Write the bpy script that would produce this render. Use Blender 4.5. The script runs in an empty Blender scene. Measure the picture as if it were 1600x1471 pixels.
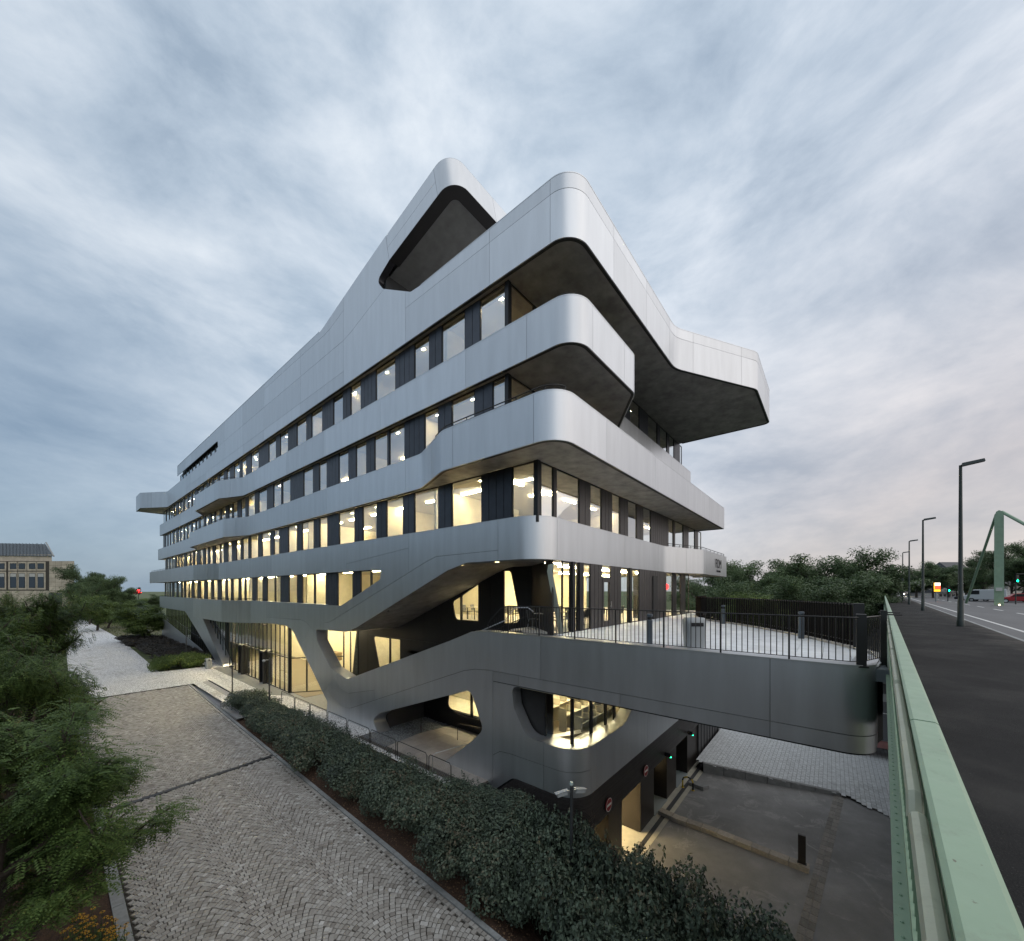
import bpy, bmesh, math, random
import numpy as np
from mathutils import Vector, Matrix
from mathutils import geometry as GEO

# ---------------------------------------------------------------- camera
SC = bpy.context.scene
COL = SC.collection
F, CX, CY, ZE = 603.0, 800.0, 922.7, 1.7          # focal length in photo pixels, horizon row, eye height
BX, BY = 0.63828, 0.76980                          # camera-space direction of the world X axis
cam_d = bpy.data.cameras.new('camera')
cam_d.sensor_fit = 'HORIZONTAL'; cam_d.sensor_width = 36.0
cam_d.lens = 36.0 * F / 1600.0
cam_d.shift_y = (CY - 735.5) / 1600.0
cam_d.clip_start = 0.05; cam_d.clip_end = 6000
cam = bpy.data.objects.new('camera', cam_d); COL.objects.link(cam)
cam.matrix_world = Matrix(((BX, 0, -BY, 0), (-BY, 0, -BX, 0), (0, 1, 0, ZE), (0, 0, 0, 1)))
SC.camera = cam
SC.render.engine = 'CYCLES'
SC.cycles.use_denoising = True
SC.cycles.max_bounces = 6; SC.cycles.diffuse_bounces = 3; SC.cycles.glossy_bounces = 4
SC.cycles.transmission_bounces = 6; SC.cycles.transparent_max_bounces = 12
SC.cycles.sample_clamp_indirect = 6.0
SC.cycles.caustics_reflective = False; SC.cycles.caustics_refractive = False
SC.view_settings.view_transform = 'Standard'; SC.view_settings.look = 'None'
SC.view_settings.gamma = 1.0; SC.view_settings.exposure = 0.95

# ---------------------------------------------------------------- sky and sun (overcast dusk)
SUN_AZ = (math.cos(math.radians(-76)), math.sin(math.radians(-76)))
SUN_EL = math.radians(45)
world = bpy.data.worlds.new('World'); SC.world = world; world.use_nodes = True
nt = world.node_tree; nt.nodes.clear()
def N(t, typ, **kw):
    n = t.nodes.new(typ)
    for k, v in kw.items():
        if k in n.inputs: n.inputs[k].default_value = v
        else: setattr(n, k, v)
    return n
def L(t, a, b): t.links.new(a, b)
def mathn(t, op, a, b=None, c=None, clamp=False):
    n = t.nodes.new('ShaderNodeMath'); n.operation = op; n.use_clamp = clamp
    for i, v in enumerate((a, b, c)):
        if v is None: continue
        if isinstance(v, (int, float)): n.inputs[i].default_value = v
        else: t.links.new(v, n.inputs[i])
    return n.outputs[0]
def ramp(t, fac, stops):
    n = t.nodes.new('ShaderNodeValToRGB'); e = n.color_ramp.elements
    while len(e) < len(stops): e.new(0.5)
    for i, (p, c) in enumerate(stops): e[i].position = p; e[i].color = (*c, 1)
    t.links.new(fac, n.inputs[0]); return n.outputs[0]
def mixc(t, fac, a, b, mode='MIX'):
    n = t.nodes.new('ShaderNodeMix'); n.data_type = 'RGBA'; n.blend_type = mode
    for sock, v in ((n.inputs[0], fac), (n.inputs[6], a), (n.inputs[7], b)):
        if isinstance(v, (int, float)): sock.default_value = v
        elif isinstance(v, tuple): sock.default_value = (*v, 1)
        else: t.links.new(v, sock)
    return n.outputs[2]
geo = N(nt, 'ShaderNodeTexCoord')
sep = N(nt, 'ShaderNodeSeparateXYZ'); L(nt, geo.outputs['Generated'], sep.inputs[0])
dx, dy, dz = sep.outputs
zc = mathn(nt, 'MAXIMUM', dz, 0.0)
inv = mathn(nt, 'DIVIDE', 1.0, mathn(nt, 'ADD', zc, 0.34))
# cloud-layer coordinates: along / across the wind
al = mathn(nt, 'MULTIPLY', mathn(nt, 'ADD', mathn(nt, 'MULTIPLY', dx, 0.80), mathn(nt, 'MULTIPLY', dy, 0.60)), inv)
ac = mathn(nt, 'MULTIPLY', mathn(nt, 'SUBTRACT', mathn(nt, 'MULTIPLY', dx, 0.60), mathn(nt, 'MULTIPLY', dy, 0.80)), inv)
cmb = N(nt, 'ShaderNodeCombineXYZ')
L(nt, mathn(nt, 'MULTIPLY', al, 0.85), cmb.inputs[0]); L(nt, ac, cmb.inputs[1])
n1 = N(nt, 'ShaderNodeTexNoise', Scale=1.5, Detail=9.0, Roughness=0.58, Distortion=0.7); L(nt, cmb.outputs[0], n1.inputs['Vector'])
mp3 = N(nt, 'ShaderNodeMapping'); mp3.inputs['Scale'].default_value = (1, 1, 2.2); mp3.inputs['Location'].default_value = (4.3, 1.7, .4); L(nt, geo.outputs['Generated'], mp3.inputs[0])
n3 = N(nt, 'ShaderNodeTexNoise', Scale=2.6, Detail=9.0, Roughness=0.60, Distortion=0.35); L(nt, mp3.outputs[0], n3.inputs['Vector'])
n2 = N(nt, 'ShaderNodeTexNoise', Scale=4.2, Detail=8.0, Roughness=0.66, Distortion=0.6); L(nt, cmb.outputs[0], n2.inputs['Vector'])
cl = mathn(nt, 'ADD', mathn(nt, 'ADD', mathn(nt, 'MULTIPLY', n1.outputs[0], 0.24), mathn(nt, 'MULTIPLY', n3.outputs[0], 0.64)), mathn(nt, 'MULTIPLY', n2.outputs[0], 0.12))
cloud = ramp(nt, cl, [(0.37, (0.225, 0.28, 0.345)), (0.45, (0.315, 0.372, 0.435)), (0.53, (0.42, 0.468, 0.52)), (0.63, (0.545, 0.578, 0.61))])
# thin bright cloud ahead, warm low down towards the sun's side, blue-grey and heavy on the far side
def toward(deg):
    a = math.radians(deg); return mathn(nt, 'ADD', mathn(nt, 'MULTIPLY', dx, math.cos(a)), mathn(nt, 'MULTIPLY', dy, math.sin(a)), clamp=True)
hor = mathn(nt, 'SUBTRACT', 1.0, zc, clamp=True)
heavy = mathn(nt, 'MULTIPLY', mathn(nt, 'POWER', hor, 1.7), mathn(nt, 'MULTIPLY', toward(130), 1.6), clamp=True)
tint_far = mixc(nt, heavy, cloud, mixc(nt, ramp(nt, cl, [(.38, (0, 0, 0)), (.62, (1, 1, 1))]), (0.112, 0.162, 0.222), (0.20, 0.255, 0.312)))
warm = mathn(nt, 'MULTIPLY', mathn(nt, 'MULTIPLY', mathn(nt, 'POWER', toward(-45), 1.2), 1.8), mathn(nt, 'POWER', hor, 1.5), clamp=True)
pink = mixc(nt, ramp(nt, cl, [(.36, (0, 0, 0)), (.62, (1, 1, 1))]), (0.235, 0.235, 0.255), (0.435, 0.39, 0.372))
tint_near = mixc(nt, warm, tint_far, pink)
bright = mathn(nt, 'MULTIPLY_ADD', mathn(nt, 'POWER', toward(22), 3.0), 0.13, 0.90)
cloudcol = mixc(nt, 1.0, tint_near, (1, 1, 1), 'MULTIPLY')
vm = N(nt, 'ShaderNodeVectorMath', operation='SCALE'); L(nt, cloudcol, vm.inputs[0]); L(nt, bright, vm.inputs['Scale'])
sky = N(nt, 'ShaderNodeTexSky'); sky.sky_type = 'NISHITA'; sky.sun_disc = False
sky.sun_elevation = SUN_EL; sky.sun_rotation = math.atan2(SUN_AZ[0], SUN_AZ[1]); sky.air_density = 1.0; sky.dust_density = 2.0
bg1 = N(nt, 'ShaderNodeBackground', Strength=0.08); L(nt, sky.outputs[0], bg1.inputs[0])
bg2 = N(nt, 'ShaderNodeBackground', Strength=1.0); L(nt, vm.outputs[0], bg2.inputs[0])
mx = N(nt, 'ShaderNodeMixShader', Fac=0.88); L(nt, bg1.outputs[0], mx.inputs[1]); L(nt, bg2.outputs[0], mx.inputs[2])
wo = N(nt, 'ShaderNodeOutputWorld'); L(nt, mx.outputs[0], wo.inputs[0])
sun_d = bpy.data.lights.new('sun', 'SUN'); sun_d.energy = 0.6; sun_d.angle = math.radians(100); sun_d.color = (1.0, 0.90, 0.80)
sun = bpy.data.objects.new('sun', sun_d); COL.objects.link(sun)
sdir = Vector((SUN_AZ[0] * math.cos(SUN_EL), SUN_AZ[1] * math.cos(SUN_EL), math.sin(SUN_EL)))
sun.rotation_euler = sdir.to_track_quat('Z', 'Y').to_euler()

# ---------------------------------------------------------------- helpers
RND = random.Random(7)
def ray(u, v):
    xc = (u - CX) / F
    return (BX * xc + BY, -BY * xc + BX, -(v - CY) / F)
def onX(u, v, X): d = ray(u, v); t = X / d[0]; return (X, d[1] * t, ZE + d[2] * t)
def onY(u, v, Y): d = ray(u, v); t = Y / d[1]; return (d[0] * t, Y, ZE + d[2] * t)
def onZ(u, v, Z): d = ray(u, v); t = (Z - ZE) / d[2]; return (d[0] * t, d[1] * t, Z)
def yat(u, X): return onX(u, 900, X)[1]
def xat(u, Y): return onY(u, 900, Y)[0]
def at_depth(u, v, d):                       # a point at camera depth d
    r = ray(u, v); return (r[0] * d, r[1] * d, ZE + r[2] * d)

MATS = {}
def mat(name, col, rough=0.6, metal=0.0, var=0.0, vscale=3.0, bump=0.0, bscale=30.0, spec=0.5, objvar=0.0, col2=None, streak=None, rvar=0.0):
    if name in MATS: return MATS[name]
    m = bpy.data.materials.new(name); m.use_nodes = True
    t = m.node_tree; b = t.nodes['Principled BSDF']
    b.inputs['Base Color'].default_value = (*col, 1); b.inputs['Roughness'].default_value = rough
    b.inputs['Metallic'].default_value = metal; b.inputs['Specular IOR Level'].default_value = spec
    src = None
    tc = N(t, 'ShaderNodeTexCoord'); vec = tc.outputs['Object']
    if streak:
        mp = N(t, 'ShaderNodeMapping'); mp.inputs['Scale'].default_value = streak; L(t, vec, mp.inputs[0]); vec = mp.outputs[0]
    if var > 0 or col2:
        n = N(t, 'ShaderNodeTexNoise', Scale=vscale, Detail=6.0, Roughness=0.6); L(t, vec, n.inputs['Vector'])
        lo = tuple(c * (1 - var) for c in col) if not col2 else col
        hi = tuple(min(1, c * (1 + var)) for c in col) if not col2 else col2
        src = ramp(t, n.outputs[0], [(0.32, lo), (0.68, hi)])
        if rvar:
            L(t, mathn(t, 'MULTIPLY_ADD', n.outputs[0], rvar * 2, rough - rvar), b.inputs['Roughness'])
    if objvar > 0:
        oi = N(t, 'ShaderNodeObjectInfo')
        f = mathn(t, 'MULTIPLY_ADD', oi.outputs['Random'], objvar * 2, 1 - objvar)
        vm = N(t, 'ShaderNodeVectorMath', operation='SCALE')
        if src is None: vm.inputs[0].default_value = col
        else: L(t, src, vm.inputs[0])
        L(t, f, vm.inputs['Scale']); src = vm.outputs[0]
    if src is not None: L(t, src, b.inputs['Base Color'])
    if bump > 0:
        n = N(t, 'ShaderNodeTexNoise', Scale=bscale, Detail=5.0, Roughness=0.6); L(t, tc.outputs['Object'], n.inputs['Vector'])
        bp = N(t, 'ShaderNodeBump', Strength=bump, Distance=0.02); L(t, n.outputs[0], bp.inputs['Height']); L(t, bp.outputs[0], b.inputs['Normal'])
    MATS[name] = m; return m
def emit(name, col, strength):
    if name in MATS: return MATS[name]
    m = bpy.data.materials.new(name); m.use_nodes = True; t = m.node_tree
    b = t.nodes['Principled BSDF']; b.inputs['Base Color'].default_value = (*col, 1)
    b.inputs['Emission Color'].default_value = (*col, 1); b.inputs['Emission Strength'].default_value = strength
    MATS[name] = m; return m
def glass(name, f0=.1, tint=(0.86, 0.9, 0.86), wav=0.0):
    if name in MATS: return MATS[name]
    m = bpy.data.materials.new(name); m.use_nodes = True; t = m.node_tree; t.nodes.clear()
    gm = N(t, 'ShaderNodeNewGeometry'); dt = N(t, 'ShaderNodeVectorMath', operation='DOT_PRODUCT'); L(t, gm.outputs['Normal'], dt.inputs[0]); L(t, gm.outputs['Incoming'], dt.inputs[1])
    fac = mathn(t, 'MULTIPLY_ADD', mathn(t, 'POWER', mathn(t, 'SUBTRACT', 1.0, mathn(t, 'ABSOLUTE', dt.outputs['Value']), clamp=True), 5.0), 1 - f0, f0)
    tr = N(t, 'ShaderNodeBsdfTransparent', Color=(*tint, 1)); gl = N(t, 'ShaderNodeBsdfGlossy', Roughness=0.015, Color=(0.92, 0.96, 1.0, 1))
    if wav:
        tc = N(t, 'ShaderNodeTexCoord'); n = N(t, 'ShaderNodeTexNoise', Scale=0.9, Detail=1.0); L(t, tc.outputs['Object'], n.inputs['Vector'])
        bp = N(t, 'ShaderNodeBump', Strength=wav, Distance=0.02); L(t, n.outputs[0], bp.inputs['Height']); L(t, bp.outputs[0], gl.inputs['Normal'])
    ms = N(t, 'ShaderNodeMixShader'); L(t, fac, ms.inputs[0]); L(t, tr.outputs[0], ms.inputs[1]); L(t, gl.outputs[0], ms.inputs[2])
    o = N(t, 'ShaderNodeOutputMaterial'); L(t, ms.outputs[0], o.inputs[0])
    MATS[name] = m; return m

def link(o, parent=None):
    COL.objects.link(o)
    if parent is not None:
        o.parent = parent
        r = parent
        while r.parent is not None: r = r.parent
        o.matrix_parent_inverse = Matrix.Translation(-Vector(r.location)) if parent is r else Matrix.Identity(4)
    return o
def mesh_obj(name, verts, faces, m, parent=None, smooth=False, angle=35):
    me = bpy.data.meshes.new(name); me.from_pydata([tuple(v) for v in verts], [], [tuple(f) for f in faces])
    if m is not None: me.materials.append(m)
    if smooth:
        me.polygons.foreach_set('use_smooth', [True] * len(me.polygons)); me.set_sharp_from_angle(angle=math.radians(angle))
    me.update()
    return link(bpy.data.objects.new(name, me), parent)
def tag(o, label=None, cat=None, group=None, kind=None):
    if label: o['label'] = label
    if cat: o['category'] = cat
    if group: o['group'] = group
    if kind: o['kind'] = kind
    return o
def thing(name, loc, label, cat, group=None):
    o = bpy.data.objects.new(name, None); o.empty_display_size = 0.3; o.location = loc; COL.objects.link(o)
    return tag(o, label, cat, group)
def copy_tree(o, loc=None, rz=None, scale=None, label=None, parent=None):
    c = o.copy(); COL.objects.link(c)
    if parent is not None: c.parent = parent
    if loc is not None: c.location = loc
    if rz is not None: c.rotation_euler = (0, 0, rz)
    if scale is not None: c.scale = scale if not isinstance(scale, (int, float)) else (scale,) * 3
    if label: c['label'] = label
    for ch in o.children: copy_tree(ch, parent=c)
    return c
class MB:
    """collects boxes, bars, tubes and prisms for ONE mesh"""
    def __init__(s): s.v = []; s.f = []
    def add(s, vs, fs):
        k = len(s.v); s.v += [tuple(p) for p in vs]; s.f += [tuple(i + k for i in f) for f in fs]; return s
    def box(s, x0, x1, y0, y1, z0, z1):
        return s.add([(x0, y0, z0), (x1, y0, z0), (x1, y1, z0), (x0, y1, z0), (x0, y0, z1), (x1, y0, z1), (x1, y1, z1), (x0, y1, z1)],
                     [(0, 3, 2, 1), (4, 5, 6, 7), (0, 1, 5, 4), (1, 2, 6, 5), (2, 3, 7, 6), (3, 0, 4, 7)])
    def bar(s, a, b, w, h, up=(0, 0, 1)):
        a = Vector(a); b = Vector(b); d = (b - a).normalized(); u = Vector(up)
        if abs(d.dot(u)) > 0.99: u = Vector((1, 0, 0))
        r = d.cross(u).normalized() * (w / 2); q = r.cross(d).normalized() * (h / 2)
        P = []
        for p in (a, b): P += [p - r - q, p + r - q, p + r + q, p - r + q]
        return s.add(P, [(0, 1, 2, 3), (7, 6, 5, 4), (0, 4, 5, 1), (1, 5, 6, 2), (2, 6, 7, 3), (3, 7, 4, 0)])
    def tube(s, pts, r, n=8, r2=None):
        pts = [Vector(p) for p in pts]; m = len(pts); P = []; Fc = []
        for i, p in enumerate(pts):
            d = (pts[min(i + 1, m - 1)] - pts[max(i - 1, 0)]).normalized()
            u = Vector((0, 0, 1)) if abs(d.z) < 0.95 else Vector((1, 0, 0))
            a = d.cross(u).normalized(); b = a.cross(d)
            rr = r if r2 is None else r + (r2 - r) * i / max(1, m - 1)
            for k in range(n):
                t = 2 * math.pi * k / n; P.append(p + (a * math.cos(t) + b * math.sin(t)) * rr)
        for i in range(m - 1):
            for k in range(n):
                Fc.append((i * n + k, i * n + (k + 1) % n, (i + 1) * n + (k + 1) % n, (i + 1) * n + k))
        Fc.append(tuple(range(n))[::-1]); Fc.append(tuple((m - 1) * n + k for k in range(n)))
        return s.add(P, Fc)
    def lathe(s, prof, c=(0, 0, 0), n=16):
        P = []; Fc = []
        for r, z in prof:
            for k in range(n):
                t = 2 * math.pi * k / n; P.append((c[0] + r * math.cos(t), c[1] + r * math.sin(t), c[2] + z))
        for i in range(len(prof) - 1):
            for k in range(n): Fc.append((i * n + k, i * n + (k + 1) % n, (i + 1) * n + (k + 1) % n, (i + 1) * n + k))
        Fc.append(tuple(range(n))[::-1]); Fc.append(tuple((len(prof) - 1) * n + k for k in range(n)))
        return s.add(P, Fc)
    def prism(s, poly, z0, z1):
        n = len(poly); k = len(s.v)
        tris = GEO.tessellate_polygon([[Vector((p[0], p[1], 0)) for p in poly]])
        P = [(p[0], p[1], z0) for p in poly] + [(p[0], p[1], z1) for p in poly]
        Fc = [tuple(t)[::-1] for t in tris] + [tuple(i + n for i in t) for t in tris]
        Fc += [(i, (i + 1) % n, (i + 1) % n + n, i + n) for i in range(n)]
        return s.add(P, Fc)
    def build(s, name, m, parent=None, smooth=False, angle=35): return mesh_obj(name, s.v, s.f, m, parent, smooth, angle)

class Path:
    """plan polyline with filleted corners, parametrised by arc length; outward normal on its right"""
    def __init__(s, pts, seg=9):
        P = []; curved = []
        for i, p in enumerate(pts):
            r = p[2] if len(p) > 2 else 0
            if r <= 0 or i in (0, len(pts) - 1): P.append(Vector(p[:2])); continue
            c = Vector(p[:2]); a = (Vector(pts[i - 1][:2]) - c).normalized(); b = (Vector(pts[i + 1][:2]) - c).normalized()
            ang = a.angle(b); d = r / math.tan(ang / 2)
            o = c + (a + b).normalized() * (r / math.sin(ang / 2))
            s0 = c + a * d - o; s1 = c + b * d - o
            t0 = math.atan2(s0.y, s0.x); dt = math.atan2(s1.y, s1.x) - t0
            dt = (dt + math.pi) % (2 * math.pi) - math.pi
            n = max(3, int(seg * abs(dt) / 1.57) + 1)
            for k in range(n + 1):
                t = t0 + dt * k / n; P.append(o + Vector((math.cos(t), math.sin(t))) * r); curved.append(len(P) - 1)
        s.P = P; s.S = [0.0]
        for i in range(1, len(P)): s.S.append(s.S[-1] + (P[i] - P[i - 1]).length)
        s.len = s.S[-1]; s.guides = [s.S[i] for i in range(1, len(P) - 1)]
        s.Nn = []
        for i in range(len(P)):
            d = Vector((0, 0))
            if i > 0: d += (P[i] - P[i - 1]).normalized()
            if i < len(P) - 1: d += (P[i + 1] - P[i]).normalized()
            d.normalize(); s.Nn.append(Vector((d.y, -d.x)))
    def pt(s, q, off=0.0):
        S = s.S; lo = 0; hi = len(S) - 2
        while lo < hi:
            m = (lo + hi + 1) // 2
            if S[m] <= q: lo = m
            else: hi = m - 1
        f = (q - S[lo]) / max(1e-9, S[lo + 1] - S[lo]); f = min(1, max(0, f))
        p = s.P[lo].lerp(s.P[lo + 1], f); n = s.Nn[lo].lerp(s.Nn[lo + 1], f)
        return p + n.normalized() * off
    def at(s, x, y):
        best = None; q = Vector((x, y))
        for i in range(len(s.P) - 1):
            a = s.P[i]; d = s.P[i + 1] - a; l = d.length
            t = max(0, min(1, (q - a).dot(d) / (l * l) if l > 0 else 0)); e = (a + d * t - q).length
            if best is None or e < best[0]: best = (e, s.S[i] + t * l)
        return best[1]
    def poly(s, off=0.0): return [tuple(s.pt(q, off)) for q in s.S]
    def sub(s, a, b): return [a] + [q for q in s.S if a + 1e-4 < q < b - 1e-4] + [b]

def inside(p, loops):
    c = False
    for lp in loops:
        n = len(lp); j = n - 1
        for i in range(n):
            a = lp[i]; b = lp[j]
            if (a[1] > p[1]) != (b[1] > p[1]) and p[0] < (b[0] - a[0]) * (p[1] - a[1]) / (b[1] - a[1]) + a[0]: c = not c
            j = i
    return c
def regions(loops, seams, guides=()):
    """constrained triangulation of the loops, cut along seams into pieces: list of (verts2d, tris)"""
    V = []; E = []; seam_ids = set()
    for lp in loops:
        k = len(V); V += [Vector(p) for p in lp]; E += [(k + i, k + (i + 1) % len(lp)) for i in range(len(lp))]
    for sm in seams:
        k = len(V); V += [Vector(p) for p in sm]
        for i in range(len(sm) - 1): seam_ids.add(len(E)); E.append((k + i, k + i + 1))
    ys = [p[1] for lp in loops for p in lp]; xs = [p[0] for lp in loops for p in lp]
    for g in guides:
        if min(xs) + 1e-3 < g < max(xs) - 1e-3:
            k = len(V); V += [Vector((g, min(ys) - .5)), Vector((g, max(ys) + .5))]; E.append((k, k + 1))
    vo, eo, fo, ov, oe, of = GEO.delaunay_2d_cdt(V, E, [], 0, 1e-4)
    sk = set()
    for e, src in zip(eo, oe):
        if any(q in seam_ids for q in src): sk.add((min(e), max(e)))
    T = []
    for f in fo:
        c = sum((vo[i] for i in f), Vector((0, 0))) / len(f)
        if inside(c, loops): T.append(tuple(f))
    em = {}
    for ti, f in enumerate(T):
        for i in range(3):
            e = (min(f[i], f[(i + 1) % 3]), max(f[i], f[(i + 1) % 3]))
            if e not in sk: em.setdefault(e, []).append(ti)
    par = list(range(len(T)))
    def find(a):
        while par[a] != a: par[a] = par[par[a]]; a = par[a]
        return a
    for ts in em.values():
        if len(ts) == 2: par[find(ts[0])] = find(ts[1])
    grp = {}
    for ti in range(len(T)): grp.setdefault(find(ti), []).append(T[ti])
    out = []
    for tl in grp.values():
        ids = sorted({i for t in tl for i in t}); mp = {g: i for i, g in enumerate(ids)}
        area = sum(abs((vo[t[1]] - vo[t[0]]).cross(vo[t[2]] - vo[t[0]])) / 2 for t in tl)
        if area > 1e-3: out.append(([vo[i].copy() for i in ids], [tuple(mp[i] for i in t) for t in tl]))
    return out
def piece(v2, tris, mapf, thick, gap, name, m, parent, smooth=True):
    """one panel: shrunk by the joint, mapped to 3-D by mapf(s, z, offset), given thickness"""
    bm = bmesh.new(); vs = [bm.verts.new((p.x, p.y, 0)) for p in v2]
    for t in tris:
        try: bm.faces.new([vs[i] for i in t])
        except ValueError: pass
    bm.normal_update()
    for f in bm.faces:
        if f.normal.z < 0: f.normal_flip()
    if gap > 0:
        r = bmesh.ops.inset_region(bm, faces=bm.faces[:], thickness=gap, use_boundary=True, use_even_offset=False)
        bmesh.ops.delete(bm, geom=r['faces'], context='FACES')
        bmesh.ops.delete(bm, geom=[v for v in bm.verts if not v.link_faces], context='VERTS')
    bm.verts.ensure_lookup_table(); bm.verts.index_update()
    V = [mapf(v.co.x, v.co.y, 0.0) for v in bm.verts]; n = len(V)
    V += [mapf(v.co.x, v.co.y, -thick) for v in bm.verts]
    Fc = [tuple(v.index for v in f.verts) for f in bm.faces]
    for e in bm.edges:
        if len(e.link_faces) == 1:
            f = e.link_faces[0]; a, b = [v.index for v in e.verts]
            idx = [v.index for v in f.verts]; i = idx.index(a)
            if idx[(i + 1) % len(idx)] != b: a, b = b, a
            Fc.append((b, a, a + n, b + n))
    bm.free()
    if not Fc: return None
    return mesh_obj(name, V, Fc, m, parent, smooth, 30)
def plate(path, loops, seams, m, parent, core_name='wall_core', name='panel', thick=0.05, gap=0.009, core=None, mapf=None, off=0.0):
    """cladding on a plan path: a dark core behind, one panel per piece"""
    if mapf is None:
        def mapf(s, z, o): p = path.pt(s, o + off); return (p.x, p.y, z)
    g = path.guides
    back = regions(loops, [], g)
    V = []; Fc = []
    for v2, tr in back:
        k = len(V); V += [mapf(p.x, p.y, -0.045) for p in v2]; Fc += [tuple(i + k for i in t) for t in tr]
    o = mesh_obj(core_name, V, Fc, core or MATS['joint'], parent)
    for v2, tr in regions(loops, seams, g): piece(v2, tr, mapf, thick, gap, name, m, o)
    return o
def ribbon(path, s0, s1, z0, z1, o0, o1, m, parent, name, smooth=True):
    """strip that follows a path between two heights / offsets (closed box section)"""
    q = path.sub(s0, s1); V = []
    for s in q:
        a = path.pt(s, o0); b = path.pt(s, o1)
        V += [(a.x, a.y, z0), (a.x, a.y, z1), (b.x, b.y, z1), (b.x, b.y, z0)]
    Fc = []
    for i in range(len(q) - 1):
        for k in range(4): Fc.append((i * 4 + k, i * 4 + (k + 1) % 4, i * 4 + 4 + (k + 1) % 4, i * 4 + 4 + k))
    Fc += [(0, 1, 2, 3), tuple((len(q) - 1) * 4 + k for k in (3, 2, 1, 0))]
    return mesh_obj(name, V, Fc, m, parent, smooth)
def slab(poly, z0, z1, m, parent, name): return MB().prism(poly, z0, z1).build(name, m, parent)
def reveal(path, loop, depth, m, parent, name='reveal', closed=True, smooth=True):
    pts = list(loop) + ([loop[0]] if closed else []); V = []
    for s, z in pts:
        a = path.pt(s, -0.002); b = path.pt(s, -depth); V += [(a.x, a.y, z), (b.x, b.y, z)]
    Fc = [(2 * i, 2 * i + 1, 2 * i + 3, 2 * i + 2) for i in range(len(pts) - 1)]
    return mesh_obj(name, V, Fc, m, parent, smooth, 50)
def rnd_poly(pts, seg=5):
    """fillet the (x, y, r) corners of a closed loop"""
    out = []; n = len(pts)
    for i, p in enumerate(pts):
        r = p[2] if len(p) > 2 else 0
        if r <= 0: out.append((p[0], p[1])); continue
        c = Vector(p[:2]); a = Vector(pts[i - 1][:2]) - c; b = Vector(pts[(i + 1) % n][:2]) - c
        la, lb = a.length, b.length; a.normalize(); b.normalize(); ang = a.angle(b)
        if ang > 3.1: out.append((p[0], p[1])); continue
        d = min(r / math.tan(ang / 2), la * 0.48, lb * 0.48)
        p0 = c + a * d; p1 = c + b * d
        for k in range(seg + 1):
            t = k / seg; q = p0 * (1 - t) ** 2 + c * 2 * t * (1 - t) + p1 * t * t; out.append((q.x, q.y))
    return out
# ---------------------------------------------------------------- materials
def metal_mat(name, col, rough):
    m = bpy.data.materials.new(name); m.use_nodes = True; t = m.node_tree; b = t.nodes['Principled BSDF']
    b.inputs['Metallic'].default_value = 0.86
    tc = N(t, 'ShaderNodeTexCoord'); oi = N(t, 'ShaderNodeObjectInfo')
    mp = N(t, 'ShaderNodeMapping'); mp.inputs['Scale'].default_value = (1, 1, 0.12); L(t, tc.outputs['Object'], mp.inputs[0])
    n = N(t, 'ShaderNodeTexNoise', Scale=2.5, Detail=5.0, Roughness=0.55); L(t, mp.outputs[0], n.inputs['Vector'])   # run-off streaks
    n3 = N(t, 'ShaderNodeTexNoise', Scale=220.0, Detail=2.0); L(t, tc.outputs['Object'], n3.inputs['Vector'])
    c = ramp(t, n.outputs[0], [(0.3, tuple(x * 0.93 for x in col)), (0.7, tuple(min(1, x * 1.05) for x in col))])
    f = mathn(t, 'MULTIPLY_ADD', oi.outputs['Random'], 0.13, 0.935)
    f = mathn(t, 'MULTIPLY', f, mathn(t, 'MULTIPLY_ADD', n3.outputs[0], 0.16, 0.92))
    vm = N(t, 'ShaderNodeVectorMath', operation='SCALE'); L(t, c, vm.inputs[0]); L(t, f, vm.inputs['Scale']); L(t, vm.outputs[0], b.inputs['Base Color'])
    L(t, mathn(t, 'MULTIPLY_ADD', n.outputs[0], 0.10, rough - 0.05), b.inputs['Roughness'])
    n2 = N(t, 'ShaderNodeTexNoise', Scale=0.45, Detail=1.0); L(t, tc.outputs['Object'], n2.inputs['Vector'])
    bp = N(t, 'ShaderNodeBump', Strength=0.12, Distance=0.05); L(t, n2.outputs[0], bp.inputs['Height']); L(t, bp.outputs[0], b.inputs['Normal'])
    MATS[name] = m; return m
M_PANEL = metal_mat('anodised_panel', (0.60, 0.622, 0.648), 0.38)
M_JOINT = mat('joint', (0.012, 0.012, 0.013), 0.8)
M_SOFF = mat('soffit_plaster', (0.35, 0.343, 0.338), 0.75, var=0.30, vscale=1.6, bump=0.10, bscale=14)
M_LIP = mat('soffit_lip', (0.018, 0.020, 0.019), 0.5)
M_CLAD = mat('fluted_cladding', (0.060, 0.066, 0.080), 0.42, metal=0.55, objvar=0.22, var=0.12, vscale=2.0)
M_CLADB = mat('brown_cladding', (0.075, 0.068, 0.066), 0.42, metal=0.5, objvar=0.18, var=0.10, vscale=2.0)
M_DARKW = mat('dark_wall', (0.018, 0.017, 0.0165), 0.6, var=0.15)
M_FRAME = mat('window_frame', (0.016, 0.017, 0.019), 0.4, metal=0.3)
M_GLASS = glass('coated_glass', .55, (0.86, 0.88, 0.82), wav=0.10)
M_GLASSC = glass('clear_glass', .06, (0.88, 0.92, 0.86), wav=0.05)
M_WALLI = mat('interior_wall', (0.80, 0.73, 0.54), 0.8, var=0.06)
M_SLABI = mat('interior_slab', (0.62, 0.58, 0.50), 0.8)
M_CARPET = mat('carpet', (0.20, 0.17, 0.12), 0.9)
M_LAMP = emit('downlight', (1.0, 0.80, 0.48), 260.0)
M_TUBE = emit('light_tube', (1.0, 0.80, 0.48), 34.0)
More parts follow.
